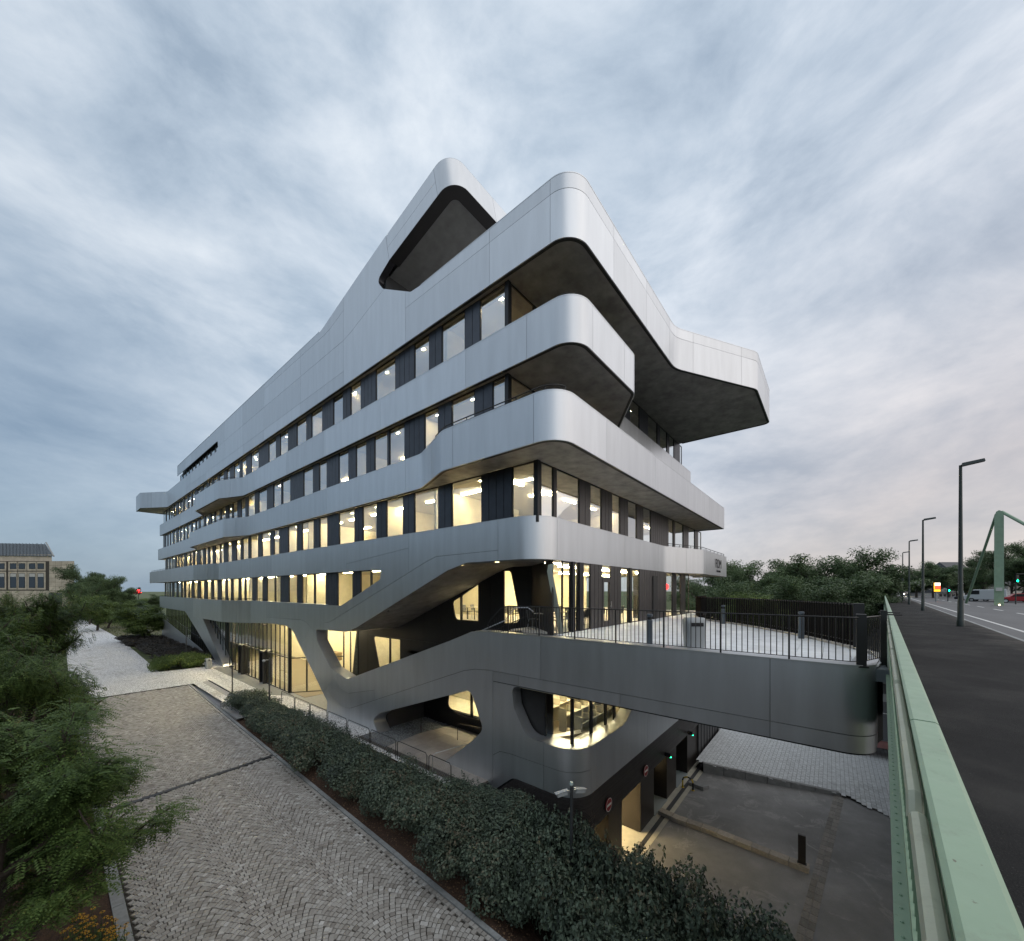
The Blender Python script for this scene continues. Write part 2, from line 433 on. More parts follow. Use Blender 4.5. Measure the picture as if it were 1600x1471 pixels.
M_TUBE2 = emit('light_tube_bright', (1.0, 0.84, 0.56), 44.0)
M_RAIL = mat('black_rail', (0.012, 0.0115, 0.011), 0.45)
M_COPE = mat('coping', (0.55, 0.56, 0.57), 0.35, metal=0.8)

# ---------------------------------------------------------------- the office building
BLD = thing('office_building', (12, 7, -6.5), 'large metal-clad office building with curving parapet bands and cantilevered terraces, beside the cobbled path', 'building')
P5 = Path([(9.4, 88.2), (9.4, 83.9, 0.7), (12, 79.6, 1.5), (12, 7.05, 1.0), (23.4, 7.05, 2.0), (29.2, 3.70, 1.3), (35.9, 3.70, 0.5), (35.9, 10.2)])
P4 = Path([(12, 86), (12, 58.6, 0.3), (10.82, 56.0, 0.2), (10.82, 46.6, 1.3), (12.0, 43.4, 1.5), (12, 6.97, 0.95), (17.3, 6.97, 0.8), (21.6, 9.95, 1.0), (37.6, 9.95)])
P3 = Path([(12, 87.5), (12, 61.4, 0.3), (10.86, 58.9, 0.2), (10.86, 45.2, 1.4), (12, 41.8, 1.5), (12, 15.9, 1.7), (10.83, 12.9, 1.7), (10.83, 6.93, 0.95), (36.2, 6.93, 0.05), (36.2, 10)])
P2 = Path([(10.9, 87), (10.9, 57.2, 0.8), (12.0, 51.5, 1.5), (12, 8.6, 1.15), (26.2, 8.6, 2.2), (30.6, 7.20, 1.4), (38.5, 7.20, 0.05), (38.5, 10)])
PL = Path([(12, 86), (12, 58.6, 0.3), (10.75, 56.6, 0.2), (10.75, 45.2, 0.9), (12, 41.2, 1.5), (12, -0.75, 0.65), (13.9, -0.95)])
PB = Path([(12, 40), (12, 6.88, 0.95), (34, 6.88)])
def sy(P, y): return P.at(12, y)
def LP(P, pts, seg=5): return rnd_poly([(sy(P, p[0]),) + tuple(p[1:]) for p in pts], seg)
def vs(P, y, z0=-20, z1=40): s = sy(P, y); return [(s, z0), (s, z1)]
def vat(P, x, y, z0=-20, z1=40): s = P.at(x, y); return [(s, z0), (s, z1)]
def soffit(P, z, inner, name='soffit', inset=0.10):
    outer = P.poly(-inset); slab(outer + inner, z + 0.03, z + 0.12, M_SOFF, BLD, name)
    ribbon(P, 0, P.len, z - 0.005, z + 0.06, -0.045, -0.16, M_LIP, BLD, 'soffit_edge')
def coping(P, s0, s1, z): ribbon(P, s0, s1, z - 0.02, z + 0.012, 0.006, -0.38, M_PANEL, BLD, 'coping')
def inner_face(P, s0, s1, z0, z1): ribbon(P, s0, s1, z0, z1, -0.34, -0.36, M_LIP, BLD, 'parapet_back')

# --- fifth floor band and roof wall (one unrolled plate): z 14.65 upward
zt5, zr = 17.05, 19.5
S = lambda y: sy(P5, y)
out5 = [(0, 14.65), (P5.len, 14.65), (P5.len, zt5), (S(15.98), zt5)]
out5 += rnd_poly([(S(15.98), zt5), (S(16.75), 17.12, .5), (S(19.30), 18.55, .3), (S(19.95), 19.30, .35), (S(18.71), 19.81)], 5)[1:]
out5 += rnd_poly([(S(18.71), 19.81), (S(19.04), 21.36), (S(21.98), 20.70), (S(25.7), 19.80, 2.0), (S(26.9), 19.5, 1.6), (S(72.5), 19.55), (S(72.5), 18.12), (S(51.9), 18.12, .4), (S(51.9), 17.05, .4), (S(72.5), 17.05)], 6)[1:]
out5 += [(0, zt5)]
seams5 = [[(S(37.8), 19.05), (S(30.3), 19.0), (S(26.4), 18.98), (S(25.7), 19.04), (S(23.79), 19.42), (S(18.9), 20.55)],
          [(S(80), 17.3), (S(37.9), 17.52), (S(23.9), 17.52), (S(22.94), 17.64), (S(19.2), 18.5)],
          [(S(70), 15.6), (S(23.79), 15.56)],
          [(S(23.7), 16.48), (S(8), 16.46), (P5.len, 16.46)]]
seams5 += [vs(P5, y) for y in (23.79, 30.3, 37.8, 43.5, 49.4, 56.8, 64.1, 67.3, 11.2, 8.10)] + [[(S(17.2), 14), (S(17.2), 17.6)]]
seams5 += [vat(P5, x, y) for x, y in ((15.2, 7.05), (18.9, 7.05), (22.4, 7.05), (24.6, 6.4), (28.0, 4.4), (30.3, 3.7), (33, 3.7), (12, 77.5), (10.5, 82), (9.4, 85))]
plate(P5, [out5], seams5, M_PANEL, BLD, 'roof_band')
coping(P5, S(15.9), P5.len, zt5); inner_face(P5, S(15.9), P5.len, 15.5, zt5); coping(P5, 0, S(52), zt5)
soffit(P5, 14.65, [(35.9, 11.2), (12.9, 11.2), (12.9, 88.2)])
ribbon(P5, S(72.4), S(27.2), 19.48, 19.56, 0.0, -0.5, M_PANEL, BLD, 'coping')
MB().box(12.4, 36, 20, 79, 14.8, 16.9).box(12.55, 35, 24, 72.2, 16.9, 19.4).build('roof_block', M_LIP, BLD)
for k in range(11):                                           # attic windows behind the long slot
    y = 52.6 + k * 1.8
    w = MB().box(12.30, 12.36, y, y + 1.72, 17.05, 18.2).build('attic_window', M_FRAME, BLD)
    MB().add([(12.29, y + .08, 17.1), (12.29, y + 1.1, 17.1), (12.29, y + 1.1, 18.1), (12.29, y + .08, 18.1)], [(0, 1, 2, 3)]).build('pane', M_GLASS, w)
# the lining of the terrace recess under the roof nose
lin = rnd_poly([(16.0, zt5 - .02), (16.75, 17.12, .5), (19.30, 18.55, .3), (19.95, 19.30, .35), (18.71, 19.81)], 5)
V = []
for y, z in lin: V += [(12.002, y, z), (12.38, y, z)]
mesh_obj('recess_reveal', V, [(2 * i, 2 * i + 1, 2 * i + 3, 2 * i + 2) for i in range(len(lin) - 1)], mat('dark_reveal', (0.075, 0.075, 0.085), 0.3, metal=0.8), BLD, True, 60)
MB().box(12.38, 30, 19.6, 20.0, 15.2, 19.75).build('penthouse_wall', mat('penthouse_wall', (0.06, 0.062, 0.068), 0.7, var=0.12), BLD)
MB().box(12.3, 35, 8.0, 19.6, 16.0, 16.2).build('roof_terrace', M_SOFF, BLD)
# --- roof nose: a tilted slab end
AL = math.atan(0.2086); Y0n, Z0n, HN = 18.71, 19.81, 1.54
PN = Path([(12, 0), (12, -5.35, 0.95), (24, -5.35)])
def nosemap(s, h, o):
    p = PN.pt(s, o); t = -p.y
    return (p.x, Y0n - t * math.cos(AL) + h * math.sin(AL), Z0n + t * math.sin(AL) + h * math.cos(AL))
nl = PN.len
plate(PN, [[(0, 0), (nl, 0), (nl, HN), (0, HN)]], [[(0, .80), (PN.at(12, -4.2), .80)], vat(PN, 12, -4.2), vat(PN, 15.0, -5.35), vat(PN, 19.5, -5.35), vat(PN, 12, -1.2)][:4], M_PANEL, BLD, 'roof_nose', mapf=nosemap)
def nose_strip(o0, o1, h0, h1, name, m):
    V = []; q = PN.S
    for s in q: V += [nosemap(s, h0, o0), nosemap(s, h1, o1)]
    mesh_obj(name, V, [(2 * i, 2 * i + 1, 2 * i + 3, 2 * i + 2) for i in range(len(q) - 1)], m, BLD, True, 60)
nose_strip(-0.01, -0.62, 0.0, 0.0, 'nose_reveal', mat('nose_reveal', (0.06, 0.058, 0.062), 0.55, metal=0.3))
nose_strip(-0.62, -0.62, 0.0, 0.30, 'nose_step', M_LIP)
def nose_plane(h, m, name, a=0.0):
    V = [nosemap(s, h, -0.60) for s in PN.S] + [(24, Y0n + .9, Z0n - .18 + h * math.cos(AL)), (12.6, Y0n + .9, Z0n - .18 + h * math.cos(AL))]
    tris = GEO.tessellate_polygon([[Vector((p[0], p[1], 0)) for p in V]]); mesh_obj(name, V, tris, m, BLD)
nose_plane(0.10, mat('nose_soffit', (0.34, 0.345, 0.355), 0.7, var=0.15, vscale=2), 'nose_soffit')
V = [nosemap(s, HN, 0) for s in PN.S] + [(24, 26.9, 19.5), (12, 26.9, 19.5)]
mesh_obj('nose_roof', V, GEO.tessellate_polygon([[Vector((p[0], p[1], 0)) for p in V]]), M_PANEL, BLD)

# --- plain bands
def band(P, z0, z1, seam_pts, inner, name, cop=True):
    plate(P, [[(0, z0), (P.len, z0), (P.len, z1), (0, z1)]], [vat(P, x, y) for x, y in seam_pts], M_PANEL, BLD, name)
    if inner: soffit(P, z0, inner)
    coping(P, 0, P.len, z1); inner_face(P, 0, P.len, z0 + .6, z1)
band(P4, 10.75, 12.5, [(12, y) for y in (9.2, 12.65, 19.6, 26.5, 33, 40, 63, 70, 78)] + [(11.3, 45), (10.82, 48.2), (10.82, 52), (13.2, 6.97), (16.1, 6.97), (23, 9.95), (27.5, 9.95), (32, 9.95)],
     [(37.6, 11.2), (12.9, 11.2), (12.9, 86)], 'parapet_band')
band(P3, 6.82, 8.55, [(12, y) for y in (17.2, 21.9, 26.1, 33.0, 40.5, 66, 73, 80)] + [(11.4, 14.3), (10.83, 12.2), (11.4, 43.5), (10.86, 47), (10.86, 53), (10.83, 8.0), (14.3, 6.93), (19.8, 6.93), (25.6, 6.93), (31, 6.93), (34, 6.93)],
     [(36.2, 11.2), (12.9, 11.2), (12.9, 87.5)], 'parapet_band')
# --- second floor band with the diagonal that runs down to the first floor
S2 = lambda y: sy(P2, y)
out2 = [(0, 4.64), (0, 2.87), (S2(20.3), 2.87)]
out2 += rnd_poly([(S2(20.3), 2.87), (S2(19.55), 2.87, .25), (S2(19.62), 2.32, .22), (S2(24.15), .72, .5), (S2(26.5), .72), (S2(26.5), -.99), (S2(23.6), -.93, .8), (S2(22.2), -.56, .5), (S2(13.9), 2.62, .9), (S2(12.6), 2.93, .8), (S2(9.9), 2.93)], 6)[1:]
out2 += [(P2.len, 2.87), (P2.len, 4.64)]
seams2 = [[(S2(26.6), -.48), (S2(25.9), -.46), (S2(25.2), -.25), (S2(15.4), 3.14), (S2(14.7), 3.33), (S2(10.71), 3.37)],
          [(S2(10.71), 2), (S2(10.71), 5)], [(S2(16.9), 3.9), (S2(23.4), 3.36), (S2(23.4), 2.8)], [(S2(16.9), 2.61), (S2(16.9), 5)], [(S2(15.6), 3.0), (S2(15.1), 2.0)],
          [(S2(23.4), 2.8), (S2(23.4), 5)]]
seams2 += [[(S2(y), 2.6), (S2(y), 5)] for y in (29.5, 36.0, 43.5, 49)] + [vat(P2, x, y) for x, y in ((10.9, 60), (10.9, 70), (10.9, 79), (11.4, 54), (13.25, 8.6), (19.9, 8.6), (25.2, 8.6), (28.6, 7.9), (31.4, 7.2), (36.0, 7.2))]
plate(P2, [out2], seams2, M_PANEL, BLD, 'parapet_band')
coping(P2, 0, P2.len, 4.64); inner_face(P2, 0, P2.len, 3.6, 4.64)
in2 = [(38.5, 9.6), (15.6, 9.6), (15.6, 14), (12.45, 14), (12.45, 20), (12.9, 87)]
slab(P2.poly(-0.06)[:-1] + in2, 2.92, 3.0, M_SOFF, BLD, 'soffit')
V = []                                                       # sloping underside of the diagonal, back to the inner wall
dg = [(24.6, -.95), (23.6, -.93), (23.0, -.82), (22.2, -.56), (13.9, 2.62), (13.2, 2.85), (12.6, 2.93), (10.5, 2.94)]
for y, z in dg: V += [(12.03, y, z + .012), (15.62, y, z + .012)]
mesh_obj('diagonal_soffit', V, [(2 * i, 2 * i + 1, 2 * i + 3, 2 * i + 2) for i in range(len(dg) - 1)], M_SOFF, BLD, True, 60)
MB().box(12.1, 15.6, 24.4, 30, -.93, -.6).build('lobby_lintel', M_SOFF, BLD)
# --- first floor band, leg, stair parapet and footbridge beam
S1 = lambda y: sy(PL, y)
e1 = PL.len
outL = [(0, .73), (S1(26.5), .72), (S1(26.5), -.99)]
outL += rnd_poly([(S1(26.5), -.99), (S1(27.75), -1.02, .22), (S1(27.55), -1.80, .3), (S1(25.5), -3.45, .8), (S1(23.4), -3.85, .7), (S1(22.2), -3.48, .6), (S1(13.7), -.64, .8), (S1(12.2), -.10, .9), (S1(11.0), -.06)], 6)[1:]
outL += [(e1, -.06), (e1, -2.12), (S1(11.0), -2.12), (S1(11.0), -8.3), (S1(16.3), -8.3)]
outL += rnd_poly([(S1(16.3), -8.3), (S1(16.0), -7.9), (S1(12.2), -4.92, .5), (S1(11.55), -4.30, .4), (S1(12.35), -2.72, .4), (S1(19.6), -5.22, .7), (S1(20.45), -5.75, .4), (S1(19.75), -6.45, .4), (S1(19.5), -6.9)], 6)[1:]
outL += [(S1(26.1), -6.9)]
outL += rnd_poly([(S1(26.1), -6.9), (S1(26.05), -5.75, .1), (S1(31.9), -1.25, 1.1), (S1(33.6), -1.05, .6), (S1(37), -1.1), (S1(41.2), -1.32), (S1(43), -1.35)], 6)[1:]
outL += [(S1(58.6), -1.35), (S1(60), -1.15), (0, -1.1)]
seamsL = [[(S1(26.4), -4.9), (S1(25.24), -5.25), (S1(24.1), -5.62), (S1(23.46), -5.68), (S1(22.9), -5.58), (S1(13.84), -2.3), (S1(12.8), -1.93), (S1(12.1), -1.77), (S1(11.3), -1.70), (e1 + .1, -1.70)],
          [(S1(37.4), -.62), (S1(30.24), -.48), (S1(29.3), -.62), (S1(28.3), -1.05), (S1(25.1), -4.0), (S1(24.2), -4.6), (S1(23.2), -4.72), (S1(20.2), -4.02), (S1(20.2), -4.7)],
          [(S1(24.7), -3.5), (S1(26.6), -5.4)], [(S1(28.6), -.9), (S1(31.0), -3)],
          [(S1(23.0), -7), (S1(23.0), -5.58)], [(S1(8.53), 0), (S1(8.53), -1.7)], [(S1(1.24), 0), (S1(1.24), -2.2)], [(S1(5.35), -1.7), (S1(5.35), -2.2)], [(S1(9.6), -1.7), (S1(9.6), -2.2)], [(S1(11.0), -1.5), (S1(11.0), -2.2)],
          [(S1(29.1), 1), (S1(29.1), -.65)], [(S1(37.4), 1), (S1(37.4), -1.5)], [(S1(16.4), -.5), (S1(16.4), -3.2)]][:12]
seamsL += [vat(PL, x, y) for x, y in ((10.75, 48), (10.75, 53), (12, 60), (12, 68), (12, 76), (11.4, 42.9))]
plate(PL, [outL], seamsL, M_PANEL, BLD, 'beam_and_legs')
ribbon(PL, S1(58), S1(26.5), .71, .742, 0.006, -.42, M_PANEL, BLD, 'coping')
ribbon(PL, S1(11.3), e1, -.075, -.045, 0.01, -.45, M_COPE, BLD, 'coping')
ribbon(PL, S1(11.0), e1, -2.16, -2.09, -.04, -.5, M_LIP, BLD, 'beam_underside')
# reveals of the two openings and of the leg
o2 = rnd_poly([(S1(26.5), -.99), (S1(27.75), -1.02, .22), (S1(27.55), -1.80, .3), (S1(25.5), -3.45, .8), (S1(23.4), -3.85, .7), (S1(22.2), -3.48, .6), (S1(13.7), -.64, .8), (S1(12.2), -.10, .9), (S1(11.0), -.06)], 6)
reveal(PL, o2, 0.75, M_PANEL, BLD, closed=False)
h1 = rnd_poly([(S1(16.0), -7.9), (S1(12.2), -4.92, .5), (S1(11.55), -4.30, .4), (S1(12.35), -2.72, .4), (S1(19.6), -5.22, .7), (S1(20.45), -5.75, .4), (S1(19.75), -6.45, .4), (S1(19.5), -6.9)], 6)
reveal(PL, h1, 0.8, M_PANEL, BLD, closed=False)
lg = rnd_poly([(S1(26.1), -6.9), (S1(26.05), -5.75, .1), (S1(31.9), -1.25, 1.1), (S1(33.6), -1.05, .6), (S1(37), -1.1)], 6)
reveal(PL, lg, 0.7, M_PANEL, BLD, closed=False)
# far leg and the ramped plinth beside it
outF = [(S1(67.2), -1.12), (S1(63.7), -3.45), (S1(57.4), -5.5), (S1(52.0), -6.7), (S1(49.9), -6.7), (S1(50.9), -5.7), (S1(55.2), -3.26), (S1(58.6), -1.5), (S1(58.9), -1.14)]
PF = Path([(12.02, 90), (12.02, 45)]); SF = lambda y: PF.at(12.02, y)
outF = rnd_poly([(SF(68.6), -1.05), (SF(67.2), -1.3, .5), (SF(52.6), -6.3, 1), (SF(51.8), -6.8), (SF(49.8), -6.8), (SF(50.2), -6.2, .4), (SF(58.4), -1.7, .6), (SF(59.2), -1.05)], 5)
plate(PF, [outF], [[(SF(62.5), -1), (SF(60.5), -1.9), (SF(51), -6.8)]], M_PANEL, BLD, 'far_leg')
reveal(PF, outF[:-1], 0.9, M_PANEL, BLD, closed=False)
outP = rnd_poly([(SF(84), -3.0), (SF(80.5), -3.1, 1), (SF(61), -5.2, 1), (SF(52.5), -6.4), (SF(52.5), -7), (SF(84), -7)], 4)
plate(PF, [outP], [[(SF(84), -4.4), (SF(79), -4.6), (SF(60), -6.9)]], M_PANEL, BLD, 'ramp_plinth', off=.03)
# --- lower body: wraps the near corner, with the long window
SB = lambda y: PB.at(12, y)
XB = lambda x: PB.at(x, 6.88)
outB = [(SB(11.0), -2.14), (XB(33.9), -2.14), (XB(33.9), -5.86)] + rnd_poly([(XB(33.9), -5.86), (SB(9.9), -5.86, .6), (SB(11.0), -6.75), (SB(11.0), -2.14)], 5)[1:-1]
hB = rnd_poly([(SB(9.98), -2.16, .32), (SB(9.85), -3.0, .4), (SB(9.2), -4.06, .8), (XB(15.9), -4.09, 1.4), (XB(17.8), -2.95, .9), (XB(17.9), -2.16)], 7)
seamsB = [[(SB(11.1), -5.30), (SB(10.6), -4.98), (SB(10.0), -4.93), (XB(12.9), -4.93)], [(XB(12.9), -4.93), (XB(12.9), -6)], [(SB(8.40), -4.0), (SB(8.40), -6)], [(XB(13.3), -3), (XB(13.3), -6)], [(XB(18.6), -2), (XB(18.6), -6)], [(XB(22.5), -2), (XB(22.5), -6)], [(XB(28), -2), (XB(28), -6)], [(SB(11.2), -3.6), (SB(9.6), -3.6)]][:7]
plate(PB, [outB, hB], seamsB, M_PANEL, BLD, 'lower_body')
reveal(PB, hB, 0.55, M_PANEL, BLD, closed=True)
# ribbed fascia under it: individual slats
zf0, zf1 = -7.26, -5.88
ribbon(PB, SB(11.2), XB(27.9), zf0, zf1, -.05, -.15, M_JOINT, BLD, 'fascia_core')
for k in range(23):
    z = zf1 - .012 - k * 0.06
    y0 = 9.85 + max(0, (-5.88 - z)) * 1.15
    ribbon(PB, SB(min(11.2, y0)), XB(27.9), z - .042, z, -.01, -.055, M_CLADB, BLD, 'slat')
# ---------------------------------------------------------------- window rows, cladding strips
def add_window(a, b, z0, z1, n, gm=None, fr=0.055, parent=None, fmat=None):
    """frame (part) with a pane (sub-part) between plan points a and b; n = outward plan normal"""
    a = Vector(a); b = Vector(b); d = (b - a).normalized(); n = Vector(n); L0 = (b - a).length
    mb = MB()
    def P(t, z, o): q = a + d * t + n * o; return (q.x, q.y, z)
    def bx(t0, t1, za, zb):
        mb.add([P(t0, za, -.03), P(t1, za, -.03), P(t1, za, .03), P(t0, za, .03), P(t0, zb, -.03), P(t1, zb, -.03), P(t1, zb, .03), P(t0, zb, .03)],
               [(0, 3, 2, 1), (4, 5, 6, 7), (0, 1, 5, 4), (1, 2, 6, 5), (2, 3, 7, 6), (3, 0, 4, 7)])
    bx(0, fr, z0, z1); bx(L0 - fr, L0, z0, z1); bx(fr, L0 - fr, z1 - fr, z1); bx(fr, L0 - fr, z0, z0 + fr)
    w = mb.build('window', fmat or M_FRAME, parent or BLD)
    tl = RND.uniform(-.004, .004)
    mesh_obj('pane', [P(fr, z0 + fr, tl), P(L0 - fr, z0 + fr, -tl), P(L0 - fr, z1 - fr, -tl), P(fr, z1 - fr, tl)], [(0, 1, 2, 3)], gm or M_GLASS, w)
    return w
def add_clad(a, b, z0, z1, n, m, parent=None, out=0.05):
    """vertical cladding panel with flutes"""
    a = Vector(a); b = Vector(b); n = Vector(n); L0 = (b - a).length; d = (b - a).normalized()
    k = max(1, int(L0 / 0.36)); prof = [(0, -.02), (0, out)]
    for i in range(1, k): t = L0 * i / k; prof += [(t - .018, out), (t - .010, out - .028), (t + .010, out - .028), (t + .018, out)]
    prof += [(L0, out), (L0, -.02)]
    V = []
    for t, o in prof: q = a + d * t + n * o; V += [(q.x, q.y, z0), (q.x, q.y, z1)]
    Fc = [(2 * i, 2 * i + 2, 2 * i + 3, 2 * i + 1) for i in range(len(prof) - 1)]
    return mesh_obj('cladding_panel', V, Fc, m, parent or BLD)
def fill_row(us, X, yend, seed):
    ys = [yat(u, X) for u in us]; r = random.Random(seed); k = len(ys) % 2      # last interval kind continues
    g = (len(ys) - 1) % 2 == 0
    while ys[-1] < yend:
        ys.append(ys[-1] + (r.uniform(1.1, 1.9) if g else r.choice((.35, .7, .7, 1.1, 1.4)))); g = not g
    ys[-1] = yend
    return ys
def left_row(ys, X, z0, z1, gm):
    for i in range(len(ys) - 1):
        a, b = (X, ys[i]), (X, ys[i + 1])
        if ys[i + 1] - ys[i] < 0.05: continue
        if i % 2 == 0: add_window(a, b, z0, z1, (-1, 0), gm)
        else: add_clad(a, b, z0, z1, (-1, 0), M_CLAD)
def right_row(xs, Y, z0, z1, gm, first_glass=True, cm=None):
    for i in range(len(xs) - 1):
        a, b = (xs[i], Y), (xs[i + 1], Y)
        if (i % 2 == 0) == first_glass: add_window(a, b, z0, z1, (0, -1), gm)
        else: add_clad(a, b, z0, z1, (0, -1), cm or M_CLADB)
XG = 12.36
u5 = [793, 750.6, 728, 691, 672, 648, 619, 588, 565, 548.5, 537, 521.5, 504.5, 487.5, 479.5, 464.5, 451, 438.5, 432, 420.5, 405, 393]
u4 = [791, 770, 743, 706.5, 686, 664, 633.5, 609, 606.5, 586, 573.5, 557, 545.5, 530, 511.5, 499.5, 490, 475, 454.5, 442, 440, 428, 418, 405, 399, 388]
u3 = [839.5, 800.5, 754, 706.5, 686.5, 648, 631, 604.5, 590, 567.5, 555, 530.5, 512.5, 500, 491, 473, 464.5, 451, 437, 429, 423, 410, 404, 392.5]
u2 = [583, 581.5, 580, 564, 552, 528.5, 510, 493, 491.5, 473, 465, 452, 439, 431, 430, 418, 411, 402, 395][2:]
left_row(fill_row(u5, XG, 84.8, 5), XG, 12.3, 14.66, M_GLASS)
left_row(fill_row(u4, XG, 85.2, 4), XG, 8.3, 10.76, M_GLASS)
left_row(fill_row(u3, XG, 83.5, 3), XG, 4.4, 6.83, glass('coated_glass_warm', .30, (.88, .9, .84), wav=.1))
left_row(fill_row(u2, XG, 84.0, 2), XG, .5, 2.90, M_GLASSC)
add_window((XG, 19.3), (XG, yat(581, XG)), .5, 2.9, (-1, 0), M_GLASSC)
r = random.Random(11); xs = [12.5]
for k in range(40):
    xs.append(xs[-1] + (r.uniform(1.2, 2.2) if k % 2 == 0 else r.choice((.6, .9, 1.6))))
    if xs[-1] > 36.4: break
xs[-1] = 36.6
right_row(xs, 10.46, 12.3, 14.66, M_GLASS, cm=M_CLAD); right_row(xs, 10.46, 8.3, 10.76, M_GLASS, cm=M_CLAD)
u3r = [844, 864, 868, 904.5, 921, 939, 955, 968, 980, 994, 1004, 1016, 1043.5, 1051.5, 1054, 1067, 1075, 1085, 1090, 1095]
right_row([xat(u, 8.95) for u in u3r], 8.95, 4.4, 6.83, M_GLASS, True)
for x, y, z0, z1 in ((12.36, 8.95, 4.4, 6.84), (12.36, 10.46, 8.3, 10.77), (12.36, 10.46, 12.3, 14.67)):
    MB().box(x - .06, x + .14, y - .06, y + .14, z0, z1).build('corner_post', M_FRAME, BLD)
# terrace-level glazing on the right-hand face
u1r = [878, 892, 896, 903, 909, 921.5, 939.5, 953, 969, 982, 985, 998, 1033, 1040, 1050, 1056, 1063, 1070, 1076]
kinds = 'gpgpgdGdgpgddgdgdgd'
for i in range(len(u1r) - 1):
    a, b = xat(u1r[i], 8.62), xat(u1r[i + 1], 8.62); k = kinds[i]
    if k == 'g': add_window((a, 8.62), (b, 8.62), -.1, 2.92, (0, -1), M_GLASSC)
    elif k == 'p': MB().box(a, b, 8.52, 8.72, -.1, 2.93).build('mullion', M_FRAME, BLD)
    elif k == 'd': add_clad((a, 8.62), (b, 8.62), -.1, 2.93, (0, -1), M_CLADB)
    elif k == 'G':
        d = MB().box(a, a + .16, 8.55, 8.66, -.1, 2.1).box(b - .16, b, 8.55, 8.66, -.1, 2.1).box(a, b, 8.55, 8.66, 2.1, 2.32).box(a + .16, b - .16, 8.55, 8.66, -.1, .2).build('terrace_door', M_CLADB, BLD)
        mesh_obj('pane', [(a + .16, 8.6, .2), (b - .16, 8.6, .2), (b - .16, 8.6, 2.1), (a + .16, 8.6, 2.1)], [(0, 1, 2, 3)], M_GLASSC, d)
        MB().box(b - .13, b - .10, 8.47, 8.50, .85, 1.15).box(b - .13, b - .10, 8.47, 8.56, .9, .93).build('handle', M_COPE, d)
        mesh_obj('pane', [(a, 8.6, 2.32), (b, 8.6, 2.32), (b, 8.6, 2.92), (a, 8.6, 2.92)], [(0, 1, 2, 3)], M_GLASSC, d)
xa, xb = xat(1018, 8.62), xat(1033, 8.62)
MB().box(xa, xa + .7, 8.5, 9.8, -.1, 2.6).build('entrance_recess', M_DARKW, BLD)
add_clad((xa - .3, 8.61), (xb, 8.61), 2.5, 2.93, (0, -1), M_CLADB)
# slanted first pane at the corner with its pale reveal
sl = [(12.75, 2.75), (14.24, 2.75), (14.24, -.1), (13.62, -.1)]
w = mesh_obj('window', [(x, 8.66, z) for x, z in sl], [(0, 1, 2, 3)], M_GLASSC, BLD)
V = []
for x, z in [(13.62, -.1), (12.78, 2.45), (12.85, 2.72), (13.2, 2.80), (14.24, 2.80)]: V += [(x - .02, 8.50, z), (x - .02, 8.76, z)]
mesh_obj('reveal', V, [(2 * i, 2 * i + 1, 2 * i + 3, 2 * i + 2) for i in range(4)], mat('pale_reveal', (.42, .46, .40), .5), BLD, True, 60)

# ---------------------------------------------------------------- inner dark wall behind the stair, with its lit windows
PI_ = Path([(15.5, 31.0), (15.5, 11.6, 0.4), (12.95, 8.64)])
SI = lambda y: PI_.at(15.5, y)
W1 = rnd_poly([(SI(17.45), 1.02, .2), (SI(15.33), 2.02), (SI(15.33), -.02), (SI(17.2), -.02, .3)], 5)
W2 = rnd_poly([(SI(13.38), 2.72), (SI(12.95), 2.72, .25), (SI(12.30), .05, .3), (SI(13.38), -.05)], 5)
W3 = rnd_poly([(SI(26.2), -1.72, .2), (SI(22.85), -1.70), (SI(22.85), -5.2), (SI(25.0), -5.2)], 5)
topI = [(SI(23.6), -.85), (SI(22.2), -.50), (SI(13.9), 2.68), (SI(13.2), 2.9), (SI(12.6), 2.95), (PI_.len, 2.95)]
W4 = rnd_poly([(SI(onX(u, v, 15.5)[1]), onX(u, v, 15.5)[2], r_) for u, v, r_ in ((702, 1081, .35), (766, 1074, .1), (766, 1131, .1), (716, 1116, .5), (699, 1104, .4))], 5)
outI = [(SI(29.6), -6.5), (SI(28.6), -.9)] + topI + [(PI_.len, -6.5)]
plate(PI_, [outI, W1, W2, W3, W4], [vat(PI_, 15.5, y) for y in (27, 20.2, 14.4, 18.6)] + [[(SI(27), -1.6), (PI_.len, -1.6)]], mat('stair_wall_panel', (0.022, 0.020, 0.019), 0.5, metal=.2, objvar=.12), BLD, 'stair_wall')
for lp, dv in ((W1, 16.75), (W2, None), (W3, 24.1), (W4, onX(736, 1100, 15.5)[1])):
    V = []; lp2 = [(s, z) for s, z in lp]
    V = [(PI_.pt(s, -.06).x, PI_.pt(s, -.06).y, z) for s, z in lp2]
    w = mesh_obj('window', V, [tuple(range(len(V)))], M_GLASSC, BLD)
    if dv:
        zz = [z for s, z in lp2]; MB().box(15.5, 15.6, dv - .06, dv + .06, min(zz), min(max(zz), 1.45 if 16.7 < dv < 16.8 else 9)).build('mullion', M_FRAME, w)
